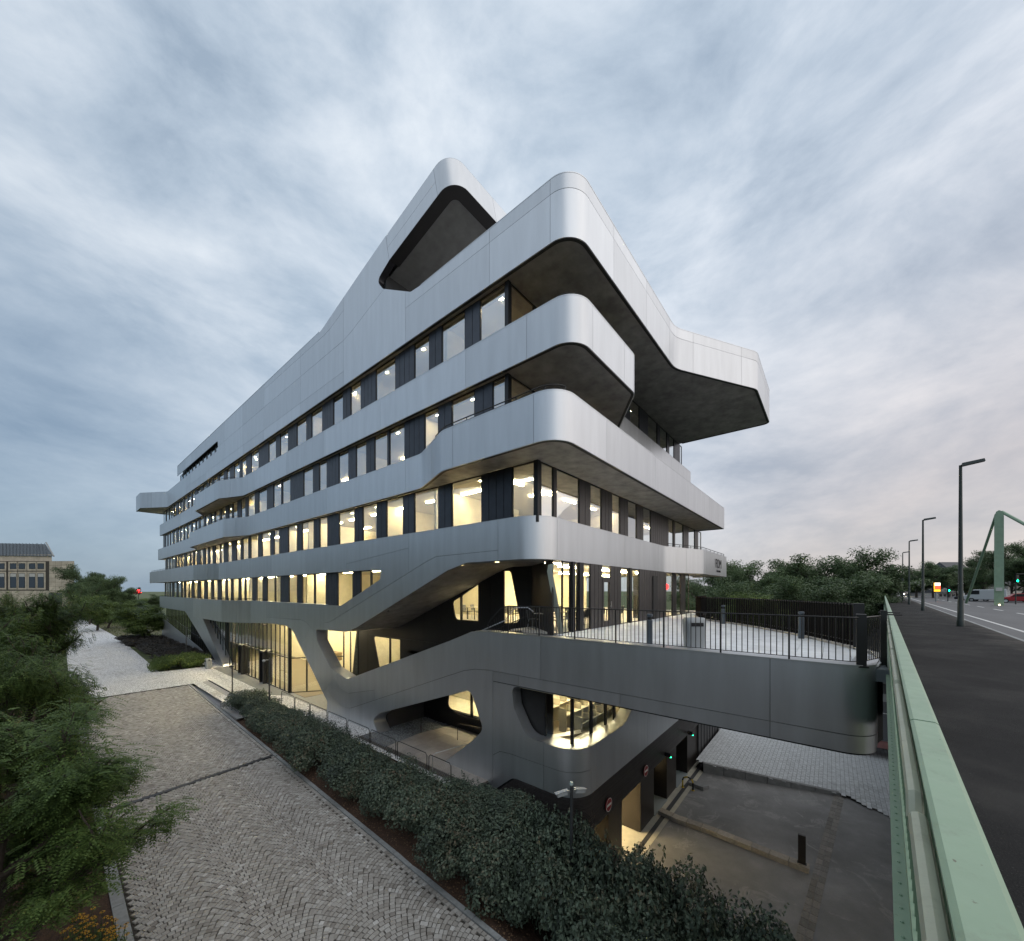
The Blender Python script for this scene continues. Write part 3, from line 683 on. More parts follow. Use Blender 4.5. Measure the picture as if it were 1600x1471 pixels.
# ---------------------------------------------------------------- floors, ceilings, inner walls, lamps
core = MB().box(19.5, 31, 17, 80, -6.4, 14.6); core.build('service_core', M_WALLI, BLD)
for z0, z1, y0, x1 in ((14.72, 15.1, 10.6, 36.4), (10.82, 11.7, 10.6, 36.4), (6.88, 7.75, 10.6, 36.0), (3.02, 3.85, 9.1, 36.8)):
    MB().box(12.46, x1, y0, 84, z0, z1).build('floor_slab', M_SLABI, BLD)
MB().box(12.46, 36, 26.6, 84, -1.0, -.1).box(15.66, 36, 8.75, 26.6, -1.0, -.06).build('floor_slab', M_SLABI, BLD)
MB().box(13.4, 15.66, 8.75, 11.2, -1.0, -.06).build('floor_slab', M_SLABI, BLD)
r = random.Random(3)
for z0, z1, y0 in ((11.7, 14.72, 14), (7.75, 10.82, 14), (3.85, 6.88, 13), (-.1, 3.02, 28)):
    y = y0 + r.uniform(0, 3)
    while y < 82:
        MB().box(12.7, 19.5, y, y + .12, z0, z1).build('partition', M_WALLI, BLD); y += r.choice((5.5, 7.5, 9.5))
    MB().box(24 + r.uniform(0, 3), 24.1 + 3, y0 - 2.5, 17, z0, z1).build('partition', M_WALLI, BLD)
def disc(x, y, z, rad, m, nm='downlight'):
    mb = MB(); n = 10
    mb.add([(x + rad * math.cos(2 * math.pi * k / n), y + rad * math.sin(2 * math.pi * k / n), z) for k in range(n)], [tuple(range(n))[::-1]])
    return mb.build(nm, m, BLD)
for us, z in (([783, 661, 604, 505, 554, 447, 398], 14.70), ([738, 683, 621, 437, 521], 10.80)):
    for u in us: disc(12.95, yat(u, 12.95), z, .09, M_LAMP)
for z, xs_ in ((14.70, (13.3,)), (10.80, (13.3,))):
    y = 44.0
    while y < 84: disc(13.3, y, z, .09, M_LAMP); y += r.uniform(1.8, 3.4)
for z, m in ((14.69, M_TUBE), (10.79, M_TUBE)):
    for k in range(9):
        y = 13 + k * 8.3; MB().box(15.6, 15.75, y, y + 1.6, z - .06, z - .01).build('light_tube', m, BLD)
for x, y in ((15, 10.9), (18, 11.4), (22, 11.0), (27, 11.2), (31, 11.0), (34, 11.0)):
    disc(x, y, 14.70, .05, M_LAMP); disc(x + 1, y, 10.80, .05, M_LAMP)
for k in range(24):                                             # second floor: tubes and downlights, well lit
    y = 10.6 + k * 3.0
    MB().box(14.2, 14.32, y, y + 1.7, 6.80, 6.86).build('light_tube', M_TUBE2, BLD); disc(13.1, y + 2.2, 6.865, .06, M_LAMP)
    if k % 2 == 0: MB().box(16.8, 16.92, y + .4, y + 2.1, 6.80, 6.86).build('light_tube', M_TUBE2, BLD)
for k in range(9):
    x = 13.6 + k * 2.5
    MB().box(x, x + 1.3, 11.6, 11.72, 6.80, 6.86).build('light_tube', M_TUBE2, BLD); disc(x + .6, 9.9, 6.865, .06, M_LAMP)
for k in range(17):                                             # first floor
    y = 21.5 + k * 3.7
    MB().box(13.6, 13.75, y, y + 1.8, 2.92, 2.98).build('light_tube', M_TUBE2, BLD)
for k in range(10):                                             # terrace-level hall
    x = 16.3 + (k % 5) * 3.3; y = 10.4 + (k // 5) * 4.2
    MB().box(x, x + 2.2, y, y + .14, 2.86, 2.92).build('light_tube', M_TUBE2, BLD)
for y in (14.2, 17.6): MB().box(16.6, 16.74, y, y + 1.6, 2.86, 2.92).build('light_tube', M_TUBE2, BLD)
MB().box(13.7, 14.9, 9.4, 9.52, 2.86, 2.91).build('light_tube', M_TUBE2, BLD)
# stair soffit lamps
for u, v in ((795, 879.5), (742, 883)): x, y, z = onZ(u, v, 2.93); disc(12.35, y, 2.91 if u > 780 else 2.85, .10, emit('soffit_lamp', (1, .78, .4), 5.0))

# ---------------------------------------------------------------- lobby at plaza level
ZP = -6.42
yl = 33.1
ml = [48.8 - k * 0.98 for k in range(17)]
ml = [y for y in ml if y > yl] + [yl]
M_GLASSL = glass('lobby_glass', .08, (0.86, 0.90, 0.80), wav=0.06)
for i in range(len(ml) - 1):
    a, b = ml[i + 1], ml[i]
    if abs(b - 44.9) < .5 or abs(b - 39.1) < .5:                # the two entrance doors, standing in dark portals
        dr = MB().box(12.0, 12.75, a, a + .10, ZP, -3.75).box(12.0, 12.75, b - .10, b, ZP, -3.75).box(12.0, 12.75, a, b, -3.75, -3.6).build('entrance_portal', M_FRAME, BLD)
        MB().box(12.55, 12.6, a + .1, b - .1, ZP, -3.75).build('door_leaf', mat('timber_leaf', (.42, .25, .11), .5, var=.15, streak=(1, 1, .1)), dr)
        add_window((12.3, a), (12.3, b), -3.6, -1.36, (-1, 0), M_GLASSL)
    else:
        add_window((12.3, a), (12.3, b), ZP, -1.36 if b > 41 else -1.1, (-1, 0), M_GLASSL)
        MB().box(12.26, 12.34, a, b, -3.72, -3.64).build('transom', M_FRAME, BLD)
rt = [(12.3, 33.1), (13.3, 32.35), (14.5, 31.45), (15.5, 30.7)]
for a, b in zip(rt[:-1], rt[1:]):
    d = (Vector(b) - Vector(a)).normalized(); n = (d.y, -d.x)
    add_window(a, b, ZP, -1.0, n, M_GLASSC)
    MB().bar((*a, -3.68), (*b, -3.68), .06, .08).build('transom', M_FRAME, BLD)
MB().box(12.2, 12.42, 33.0, 33.2, ZP, -1.0).build('corner_post', M_FRAME, BLD)
# a second glazed screen inside, seen through the stair opening
for a, b in (((15.5, 30.7), (15.5, 29.6)), ((15.5, 29.6), (15.5, 28.4))): add_window(b, a, ZP, -1.0, (-1, 0), M_GLASSC)
MB().box(12.5, 30, 30.8, 80, ZP - .08, ZP - .005).build('lobby_floor', M_CARPET, BLD)
lw = MB().box(19.3, 19.5, 28, 80, ZP, -1.0)
lw.box(15.7, 19.5, 27.6, 27.8, ZP, -1.0).build('lobby_wall', M_WALLI, BLD)
for k in range(8):
    y = 30.0 + k * 3.2; MB().box(14.0, 14.16, y, y + 2.2, -1.12, -1.04).build('light_tube', M_TUBE2, BLD); MB().box(17.2, 17.36, y, y + 2.2, -1.12, -1.04).build('light_tube', M_TUBE2, BLD)
MB().box(12.9, 13.1, 50, 69, ZP, -1.2).build('lobby_end_wall', M_DARKW, BLD)
y = 51.5
while y < 84:
    add_window((12.6, y), (12.6, y + .95), -6.0, -1.1, (-1, 0), M_GLASSL); y += 1.0
MB().box(16.5, 17.0, 34.0, 38.6, -4.6, -3.9).build('lobby_beam', mat('lobby_beam', (.25, .18, .10), .6), BLD)
# information screen
MB().box(15.9, 16.0, 27.9, 28.9, -2.1, -1.3).build('screen', emit('screen', (.8, .9, 1.0), 1.6), BLD)
# stair flights between parapet and inner wall: single steps
nst = 38
for k in range(nst):
    y = 26.5 - k * 0.42; z = ZP + (k + 1) * (6.35 / nst)
    MB().box(12.4, 15.45, y - .43, y, z - .30, z).build('step', mat('stair_step', (.16, .15, .14), .7, objvar=.1), BLD)
MB().tube([(13.0, 26, -5.2), (13.0, 11.2, .35), (13.0, 10.6, .95), (13.0, 9.9, .97), (13.0, 9.6, .8)], .022).build('handrail', M_COPE, BLD)
MB().tube([(15.2, 26, -5.2), (15.2, 10.4, .9), (15.2, 9.6, .95)], .022).build('handrail', M_RAIL, BLD)

# ---------------------------------------------------------------- undercroft behind the ground-level opening
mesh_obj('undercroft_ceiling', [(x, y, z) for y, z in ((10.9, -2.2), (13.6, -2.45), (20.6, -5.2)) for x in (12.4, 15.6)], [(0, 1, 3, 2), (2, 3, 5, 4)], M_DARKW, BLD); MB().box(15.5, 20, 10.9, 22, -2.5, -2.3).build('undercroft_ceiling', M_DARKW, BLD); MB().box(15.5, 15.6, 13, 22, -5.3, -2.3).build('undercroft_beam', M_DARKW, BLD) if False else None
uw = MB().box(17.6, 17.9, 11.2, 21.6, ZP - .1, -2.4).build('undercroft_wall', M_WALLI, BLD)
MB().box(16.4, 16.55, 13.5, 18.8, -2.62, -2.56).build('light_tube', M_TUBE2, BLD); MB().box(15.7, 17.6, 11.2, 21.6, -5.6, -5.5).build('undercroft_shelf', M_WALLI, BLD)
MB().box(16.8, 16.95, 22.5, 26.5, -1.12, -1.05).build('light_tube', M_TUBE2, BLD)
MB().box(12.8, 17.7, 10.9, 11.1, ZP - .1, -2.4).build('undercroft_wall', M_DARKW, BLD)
V = []                                                          # curved inner flank of the leg
for k in range(9):
    t = k / 8 * math.pi / 2.2; V += [(12.8, 20.4 - .9 * (1 - math.cos(t)), -5.75 + .75 * math.sin(t) - .2), (17.7, 19.7 - .9 * (1 - math.cos(t)), -5.4 + 1.3 * math.sin(t))]
MB().box(12.85, 17.7, 20.2, 20.5, ZP - .1, -3.0).build('undercroft_flank', mat('flank', (.10, .10, .105), .5, metal=.5), BLD)
disc(15, 16.5, -2.62, .10, emit('undercroft_lamp', (1, .75, .4), 60.0))
disc(15.5, 13.4, -2.62, .10, emit('undercroft_lamp', (1, .75, .4), 60.0))

# ---------------------------------------------------------------- long window room in the lower body (reading room)
MB().box(13.0, 24, 7.4, 10.7, -4.75, -4.55).build('reading_floor', M_CARPET, BLD)
MB().box(12.4, 26, 7.1, 11.0, -2.3, -2.2).build('reading_ceiling', M_WALLI, BLD)
MB().box(13.0, 24, 10.6, 10.75, -4.6, -2.2).build('reading_wall', M_WALLI, BLD)
MB().box(18.4, 18.5, 7.4, 10.8, -4.6, -2.2).build('reading_wall', M_WALLI, BLD)
MB().box(12.62, 12.75, 8.75, 10.6, -4.4, -2.2).build('reading_dark_wall', M_DARKW, BLD)
for x in (13.6, 15.4, 17.2): MB().box(x, x + 1.2, 9.2, 9.35, -2.36, -2.31).build('light_tube', M_TUBE2, BLD)
PW = Path([(12.58, 10.1), (12.58, 7.5, 0.05), (18.4, 7.5)])
for a, b in ((PW.at(12.58, 8.75), PW.at(12.58, 7.5)),):
    add_window(PW.pt(b), PW.pt(a), -4.3, -2.2, (-1, 0), M_GLASSC)
xw = [12.58, 14.05, 15.35, 16.2, 16.9, 18.3]
for i in range(len(xw) - 1): add_window((xw[i], 7.5), (xw[i + 1], 7.5), -4.3, -2.2, (0, -1), M_GLASSC, fr=.09)
ribbon(PB, SB(9.9), XB(17.2), -4.14, -4.08, -.02, -.9, M_PANEL, BLD, 'sill')

# ---------------------------------------------------------------- garage front
zg = -9.8
gx = [(13.0, 14.6, 'open'), (14.6, 15.9, 'pier'), (15.9, 18.0, 'open'), (18.0, 19.8, 'pier'), (19.8, 21.8, 'door'), (21.8, 23.45, 'pier'), (23.45, 25.7, 'door'), (25.7, 28.0, 'pier')]
M_PIER = mat('garage_pier', (0.035, 0.030, 0.026), .45, metal=.4)
for a, b, k in gx:
    if k == 'pier': MB().box(a, b, 7.0, 8.1, zg, zf0 + .02).build('garage_pier', M_PIER, BLD)
    if k == 'door':
        d = MB().box(a, b, 7.75, 7.85, zg + .02, zf0).build('garage_door', mat('garage_door', (.03, .03, .032), .5), BLD)
        for q in range(9): MB().box(a + .02, b - .02, 7.735, 7.75, zg + .06 + q * .28, zg + .31 + q * .28).build('slat', M_PIER, d)
        if a < 20:
            for i in range(10):
                for j in range(7): MB().box(a + .35 + i * .13, a + .43 + i * .13, 7.725, 7.733, zg + 1.35 + j * .10, zg + 1.41 + j * .10).build('perforation', emit('door_light', (1, .78, .42), 1.6), d)
        MB().box(a, b, 6.95, 7.75, zg - .02, zg + .012).build('threshold', mat('threshold', (.25, .28, .28), .6), BLD)
MB().box(12.2, 12.95, 7.0, 16, zg, zf0 + .3).build('garage_flank', M_PIER, BLD)
MB().box(13.0, 27.9, 15.9, 16.0, zg, zf0 + .3).build('garage_wall', mat('garage_wall', (.75, .66, .42), .7), BLD)
MB().box(18.7, 18.85, 8.1, 16, zg, zf0 + .3).build('garage_wall', MATS['garage_wall'], BLD)
MB().box(18.69, 18.70, 9.0, 15.9, zg + 1.0, zg + 1.35).build('green_stripe', mat('green_stripe', (.35, .62, .08), .6), BLD)
MB().box(12.5, 28, 6.95, 16, zf0 + .02, zf0 + .3).build('garage_ceiling', M_SLABI, BLD)
for y in (9, 12): MB().box(13.6, 17.6, y, y + .2, zf0 - .06, zf0 - .01).build('light_tube', emit('garage_tube', (1, .80, .46), 60), BLD)
MB().box(28.0, 34, 6.9, 7.2, zg, -2.2).build('end_wall', mat('end_wall', (.06, .058, .06), .45, metal=.4, var=.1), BLD)
for k in range(7): MB().box(28.6 + k * .8, 28.63 + k * .8, 6.87, 6.9, zg, -2.2).build('batten', M_FRAME, BLD)
# no-entry discs and gate signals on the fascia
for i, (x, z) in enumerate(((14.23, -6.80), (18.2, -6.88))):
    mb = MB(); n = 24
    mb.add([(x + .26 * math.cos(2 * math.pi * k / n), 6.80, z + .26 * math.sin(2 * math.pi * k / n)) for k in range(n)] + [(x + .26 * math.cos(2 * math.pi * k / n), 6.83, z + .26 * math.sin(2 * math.pi * k / n)) for k in range(n)],
           [tuple(range(n))] + [(k, k + n, (k + 1) % n + n, (k + 1) % n) for k in range(n)])
    o = mb.build('no_entry_sign', mat('sign_red', (.30, .015, .02), .45)); tag(o, 'round red no-entry sign on the ribbed fascia above %s' % ('the first lit garage opening' if i == 0 else 'the garage pier'), 'sign', 'no-entry signs on the garage fascia')
    MB().box(x - .19, x + .19, 6.793, 6.799, z - .045, z + .045).build('white_bar', mat('sign_white', (.75, .75, .72), .5), o)
    mb = MB(); mb.add([(x + rr * math.cos(2 * math.pi * k / n), 6.797, z + rr * math.sin(2 * math.pi * k / n)) for rr in (.235, .26) for k in range(n)], [(k, (k + 1) % n, (k + 1) % n + n, k + n) for k in range(n)])
    mb.build('white_rim', MATS['sign_white'], o)
for i, (x, z) in enumerate(((21.0, -7.0), (25.2, -7.05))):
    t = thing('gate_signal', (x, 6.7, z), 'small black signal lamp glowing green on the fascia above %s' % ('the perforated garage door' if i == 0 else 'the plain garage door'), 'signal', 'gate signals on the garage fascia')
    MB().box(x - .06, x + .06, 6.55, 6.84, z - .10, z + .10).bar((x, 6.75, z), (x, 6.87, z), .05, .05).build('housing', M_FRAME, t)
    MB().lathe([(.05, 0), (.05, .02), (0.001, .03)], (x + .02, 6.56, z - .12), 10).build('green_lens', emit('green_lens', (.02, .9, .35), 5.0), t)
# lettering on the rounded balcony
def text(txt, size, loc, xdir, m, name, parent=None, ext=.006, squash=1.0):
    cu = bpy.data.curves.new(name, 'FONT'); cu.body = txt; cu.size = size; cu.extrude = ext; cu.align_x = 'CENTER'; cu.fill_mode = 'BOTH'
    tmp = bpy.data.objects.new('tmp_text', cu); COL.objects.link(tmp); bpy.context.view_layer.update()
    me = bpy.data.meshes.new_from_object(tmp.evaluated_get(bpy.context.evaluated_depsgraph_get())); bpy.data.objects.remove(tmp)
    x = Vector((*xdir, 0)).normalized(); y = Vector((0, 0, 1)); z = x.cross(y)
    R = Matrix((x, y, z)).transposed().to_4x4(); R.translation = Vector(loc)
    me.transform(R @ Matrix.Scale(squash, 4, (1, 0, 0))); me.materials.clear(); me.materials.append(m)
    return link(bpy.data.objects.new(name, me), parent)
xl = xat(1138.5, 7.16)
text('FOM', 1.02, (35.2, 7.155, 3.52), (1, 0), M_JOINT, 'lettering', BLD)
text('Hochschule', .30, (35.2, 7.155, 3.18), (1, 0), M_JOINT, 'lettering', BLD)
# glowing red logo behind the entrance glass
mb = MB(); mb.lathe([(.04, -.03), (.40, -.03), (.40, .03), (.04, .03)], (0, 0, 0), 20)
lx = xat(1036.5, 9.2); mesh_obj('red_logo', [(lx + p[0] * 1.1, 9.0 + p[2], 1.95 + p[1] * .5) for p in mb.v], mb.f, emit('red_logo', (1, .02, .02), 5.0), BLD)
# balcony rails on the parapets
def rail_on(P, s0, s1, z, h=.22, off=-.12, step=1.3):
    q = P.sub(s0, s1); pts = [(*P.pt(s, off), z + h) for s in q]; pts2 = [(*P.pt(s, off), z + h * .45) for s in q]
    pts = [(P.pt(s0, off).x, P.pt(s0, off).y, z + .02)] + pts + [(P.pt(s1, off).x, P.pt(s1, off).y, z + .02)]
    mb = MB().tube(pts, .022, 6).tube(pts2, .012, 5)
    s = s0 + step
    while s < s1: p = P.pt(s, off); mb.bar((p.x, p.y, z), (p.x, p.y, z + h), .025, .025); s += step
    mb.build('balcony_rail', M_RAIL, BLD)
rail_on(P3, P3.at(11.3, 14.0), P3.at(11.4, 6.93), 8.55)
rail_on(P4, P4.at(10.9, 55), P4.at(11.5, 44.6), 12.5); rail_on(P3, P3.at(10.9, 57), P3.at(11.5, 43.2), 8.55)
rail_on(P4, P4.at(12, 7.8), P4.at(13.0, 6.97), 12.5, .12)
rail_on(P2, P2.at(10.9, 86), P2.at(11.2, 55.5), 4.64); rail_on(P2, P2.at(26.8, 8.5), P2.at(38, 7.2), 4.64)
rail_on(PL, PL.at(10.75, 56), PL.at(12, 38), .73)
# ---------------------------------------------------------------- ground, path, plaza, driveway, terrace, bridge
M_GRASS = mat('grass_ground', (.055, .075, .028), .9, col2=(.11, .13, .045), vscale=.9, bump=.5, bscale=9)
M_SOIL = mat('bark_mulch', (.030, .019, .013), .95, col2=(.085, .045, .026), vscale=16, bump=.9, bscale=40)
M_ASPH = mat('driveway_asphalt', (.052, .050, .048), .85, col2=(.085, .082, .078), vscale=.9, bump=.25, bscale=120, rvar=.08)
M_MORTAR = mat('mortar', (.055, .048, .040), .95, var=.3, vscale=8)
M_KERB = mat('kerb_stone', (.27, .28, .28), .75, var=.16, vscale=9, objvar=.12, bump=.15, bscale=60)
def struct(name, verts, faces, m): return tag(mesh_obj(name, verts, faces, m), kind='structure')
def flat(name, poly, z, m):
    tri = GEO.tessellate_polygon([[Vector((p[0], p[1], 0)) for p in poly]]); return struct(name, [(p[0], p[1], z) for p in poly], tri, m)
def zpath(y): return -6.47 - .0385 * (43 - y)
struct('ground', [(-3000, -3000, -10.2), (3000, -3000, -10.2), (3000, 3000, -10.2), (-3000, 3000, -10.2)], [(0, 1, 2, 3)], M_GRASS)
struct('lawn', [(-3000, 43, -6.6), (3000, 43, -6.6), (3000, 3000, -6.6), (-3000, 3000, -6.6)], [(0, 1, 2, 3)], M_GRASS)
struct('planting_bed', [(-60, -30, zpath(-30) - .02), (1.35, -30, zpath(-30) - .02), (1.35, 43, zpath(43) - .02), (-60, 43, zpath(43) - .02)], [(0, 1, 2, 3)], M_SOIL)
flat('building_plot', [(12.1, 7.6), (60, 7.6), (60, 90), (12.1, 90)], -6.58, M_ASPH) if False else None
# cobbled path: sheet of mortar with real setts in arcs
PXL, PXR = 1.5, 7.82
struct('path', [(PXL, -12, zpath(-12) - .055), (PXR, -12, zpath(-12) - .055), (PXR, 43.2, zpath(43.2) - .055), (PXL, 43.2, zpath(43.2) - .055)], [(0, 1, 2, 3)], M_MORTAR)
PATH = bpy.data.objects['path']
def sett_mat():
    m = bpy.data.materials.new('granite_sett'); m.use_nodes = True; t = m.node_tree; b = t.nodes['Principled BSDF']; b.inputs['Roughness'].default_value = .72
    at = N(t, 'ShaderNodeAttribute', attribute_name='tint'); tc = N(t, 'ShaderNodeTexCoord')
    n = N(t, 'ShaderNodeTexNoise', Scale=45.0, Detail=4.0); L(t, tc.outputs['Object'], n.inputs['Vector'])
    n2 = N(t, 'ShaderNodeTexNoise', Scale=.35, Detail=3.0); L(t, tc.outputs['Object'], n2.inputs['Vector'])
    c = ramp(t, at.outputs['Fac'], [(0.0, (.20, .182, .16)), (.35, (.31, .292, .265)), (.7, (.40, .385, .36)), (1.0, (.55, .54, .52))])
    f = mathn(t, 'MULTIPLY', mathn(t, 'MULTIPLY_ADD', n.outputs[0], .5, .75), mathn(t, 'MULTIPLY_ADD', n2.outputs[0], .5, .78))
    vm = N(t, 'ShaderNodeVectorMath', operation='SCALE'); L(t, c, vm.inputs[0]); L(t, f, vm.inputs['Scale']); L(t, vm.outputs[0], b.inputs['Base Color'])
    bp = N(t, 'ShaderNodeBump', Strength=.35, Distance=.01); L(t, n.outputs[0], bp.inputs['Height']); L(t, bp.outputs[0], b.inputs['Normal'])
    MATS['granite_sett'] = m; return m
M_SETT = sett_mat()
rs = random.Random(21)
def sett(x, y, rot, w, d, h):
    """8-vertex stone: bevelled block top"""
    c, s = math.cos(rot), math.sin(rot); P = []
    for k, (zz, sc) in enumerate(((-.05, 1.0), (-.006, 1.0), (h, .93))):
        for a, b in ((-1, -1), (1, -1), (1, 1), (-1, 1)):
            px = a * w / 2 * sc + rs.uniform(-.005, .005); py = b * d / 2 * sc + rs.uniform(-.005, .005)
            X_, Y_ = x + px * c - py * s, y + px * s + py * c; P.append((X_, Y_, zpath(Y_) + zz + (rs.uniform(-.004, .004) if k == 2 else 0)))
    return P
SF_ = [(0, 1, 5, 4), (1, 2, 6, 5), (2, 3, 7, 6), (3, 0, 4, 7), (4, 5, 9, 8), (5, 6, 10, 9), (6, 7, 11, 10), (7, 4, 8, 11), (8, 9, 10, 11)]
stones = []; Rr = 1.30; ang = math.radians(46); Wc = 2 * Rr * math.sin(ang); pitch = .150
ncol = int((PXR - PXL) / Wc) + 2
for j in range(ncol):
    xc = PXL + Wc * (j + .35); y0 = -4.0 - .5; row_ = 0
    while y0 < 43:
        nn = int(2 * ang * Rr / pitch); od = row_ % 2
        for k in range(nn - od):
            th = -ang + (k + .5 + .5 * od + rs.uniform(-.07, .07)) * 2 * ang / nn
            x = xc + Rr * math.sin(th); y = y0 + Rr * math.cos(th)
            if PXL + .05 < x < PXR - .16 and 1.5 < y < 42.7 and abs(y - (22.9 + .10 * (x - 4))) > .16:
                stones.append((x, y, -th + rs.uniform(-.04, .04), 2 * ang * Rr / nn * rs.uniform(.85, .93), pitch * math.cos(th) * rs.uniform(.85, .92), rs.uniform(.0, .006)))
        if od:                                                   # small stone in the cusp between two arcs
            x = xc + Rr * math.sin(ang); y = y0 + Rr * math.cos(ang)
            if PXL + .05 < x < PXR - .16 and 1.5 < y < 42.7 and abs(y - (22.9 + .10 * (x - 4))) > .16: stones.append((x, y, rs.uniform(.6, .95), .125, .125, rs.uniform(0, .005)))
        y0 += pitch * 1.01; row_ += 1
for k in range(250):                                            # straight margin row against the kerb
    y = 1.5 + k * .165
    if abs(y - 23.3) > .15: stones.append((PXR - .07, y, rs.uniform(-.04, .04), .13, .15, .006))
tints = [min(1, max(0, rs.gauss(.45, .17))) for _ in stones]
order = sorted(range(len(stones)), key=lambda i: (stones[i][0] * BY + stones[i][1] * BX) + (99 if not (3.2 < stones[i][0] and stones[i][1] > 6.9) else 0))
def with_tint(o, vals):
    a = o.data.attributes.new('tint', 'FLOAT', 'POINT'); a.data.foreach_set('value', vals); return o
for i in order[:290]:
    with_tint(mesh_obj('sett', sett(*stones[i]), SF_, M_SETT, PATH), [tints[i]] * 12)
V = []; Fc = []; tv = []
for i in order[290:]:
    k = len(V); V += sett(*stones[i]); Fc += [tuple(q + k for q in f) for f in SF_]; tv += [tints[i]] * 12
tag(with_tint(mesh_obj('setts', V, Fc, M_SETT, PATH), tv), kind='stuff')
# slot drain across the path, kerbs both sides
mb = MB(); a = (1.5, 22.65, zpath(22.65)); b = (7.8, 23.28, zpath(23.28)); mb.bar((a[0], a[1], a[2] - .03), (b[0], b[1], b[2] - .03), .20, .07)
tag(mb.build('drain_channel', mat('drain_metal', (.075, .075, .078), .5, metal=.6)), 'narrow dark slot drain crossing the cobbled path', 'drain')
kerbm = {}
for side, x0, x1 in (('r', 7.84, 7.99), ('l', 1.20, 1.48)):
    root = thing('kerb', (x0, 7, zpath(7)), 'grey stone kerb along the %s' % ('hedge side of the cobbled path' if side == 'r' else 'tree side of the cobbled path'), 'kerb')
    for k in range(44):
        y0 = -1 + k; y1 = y0 + .985
        mb = MB(); mb.add([(x0, y0, zpath(y0) - .1), (x1, y0, zpath(y0) - .1), (x1, y1, zpath(y1) - .1), (x0, y1, zpath(y1) - .1), (x0, y0, zpath(y0) + .035), (x1, y0, zpath(y0) + .035), (x1, y1, zpath(y1) + .035), (x0, y1, zpath(y1) + .035)],
                          [(0, 3, 2, 1), (4, 5, 6, 7), (0, 1, 5, 4), (1, 2, 6, 5), (2, 3, 7, 6), (3, 0, 4, 7)]); mb.build('kerb_stone', M_KERB, root)
# hedge bed: slopes from the kerb up to the plaza, and down to the driveway near the camera
def zbed(x, y):
    top = -6.5 if y > 9.5 else (-6.5 - (9.5 - y) * 1.1 if y > 6.5 else -9.82)
    t = min(1, max(0, (x - 7.95) / 2.7)); return zpath(y) * (1 - t) + max(top, -9.85) * t
V = []; Fc = []; xs = [7.95 + i * .5 for i in range(8)]; ys = [-12 + k * 1.0 for k in range(47)]
ys = [y for y in ys if y < 34.1]
for y in ys:
    for x in xs: V.append((x + (1.2 if y < 6.6 else 0) * (x - 7.95) / 3.5 * .3, y, zbed(x, y) + rs.uniform(-.03, .03)))
n = len(xs)
for i in range(len(ys) - 1):
    for k in range(n - 1): Fc.append((i * n + k, i * n + k + 1, (i + 1) * n + k + 1, (i + 1) * n + k))
struct('hedge_bed', V, Fc, M_SOIL)
litter = []
for k in range(2600):
    y = rs.uniform(1, 33); x = 8.02 + abs(rs.gauss(0, .55)); 
    if x > 10.4: continue
    z = zbed(x, y) + rs.uniform(.02, .06); a = rs.uniform(0, 6.28); s_ = rs.uniform(.018, .04); c_, d_ = math.cos(a) * s_, math.sin(a) * s_
    litter.append([(x - c_, y - d_, z), (x + d_ * .6, y - c_ * .6, z + rs.uniform(0, .02)), (x + c_, y + d_, z + rs.uniform(0, .02)), (x - d_ * .6, y + c_ * .6, z)])
lv = [p for q in litter for p in q]
tag(mesh_obj('leaf_litter', lv, [(4 * i, 4 * i + 1, 4 * i + 2, 4 * i + 3) for i in range(len(litter))], mat('leaf_litter', (.10, .05, .028), .85, col2=(.24, .16, .09), vscale=30)), 'fallen brown leaves scattered along the hedge foot', 'leaf litter', kind='stuff')
# plaza of small pale mosaic stones
def mosaic(name, c1, c2, scale):
    m = bpy.data.materials.new(name); m.use_nodes = True; t = m.node_tree; b = t.nodes['Principled BSDF']; b.inputs['Roughness'].default_value = .8
    tc = N(t, 'ShaderNodeTexCoord'); v = N(t, 'ShaderNodeTexVoronoi', Scale=scale, feature='DISTANCE_TO_EDGE', Randomness=.55); L(t, tc.outputs['Object'], v.inputs['Vector'])
    v2 = N(t, 'ShaderNodeTexVoronoi', Scale=scale, Randomness=.55); L(t, tc.outputs['Object'], v2.inputs['Vector'])
    n = N(t, 'ShaderNodeTexNoise', Scale=.5, Detail=6.0, Roughness=.65); L(t, tc.outputs['Object'], n.inputs['Vector'])
    st = mixc(t, n.outputs[0], c1, c2); vv = N(t, 'ShaderNodeVectorMath', operation='SCALE'); L(t, st, vv.inputs[0])
    sp = N(t, 'ShaderNodeSeparateColor'); L(t, v2.outputs['Color'], sp.inputs[0]); L(t, mathn(t, 'MULTIPLY_ADD', sp.outputs[0], .3, .85), vv.inputs['Scale'])
    dirt = N(t, 'ShaderNodeTexNoise', Scale=.22, Detail=8.0, Roughness=.7); L(t, tc.outputs['Object'], dirt.inputs['Vector'])
    dcol = mixc(t, ramp(t, dirt.outputs[0], [(.58, (0, 0, 0)), (.72, (.6, .6, .6))]), vv.outputs[0], (.22, .17, .11))
    col = mixc(t, ramp(t, v.outputs[0], [(.02, (1, 1, 1)), (.08, (0, 0, 0))]), dcol, (.10, .095, .09)); L(t, col, b.inputs['Base Color'])
    bp = N(t, 'ShaderNodeBump', Strength=.5, Distance=.02); L(t, v.outputs[0], bp.inputs['Height']); L(t, bp.outputs[0], b.inputs['Normal'])
    MATS[name] = m; return m
M_MOS = mosaic('pale_mosaic', (.64, .64, .635), (.78, .78, .775), 9.0)
zpl = ZP + .0
flat('plaza', [(8.2, 34), (10.7, 34), (10.7, 12.2), (12.3, 11.2), (20, 11.2), (20, 90), (11, 90), (11, 51.4), (7.2, 51.8), (7.9, 92), (6.6, 168), (3.0, 168), (1.4, 60), (1.4, 42.9), (8.2, 42.9)], -6.45, M_MOS)
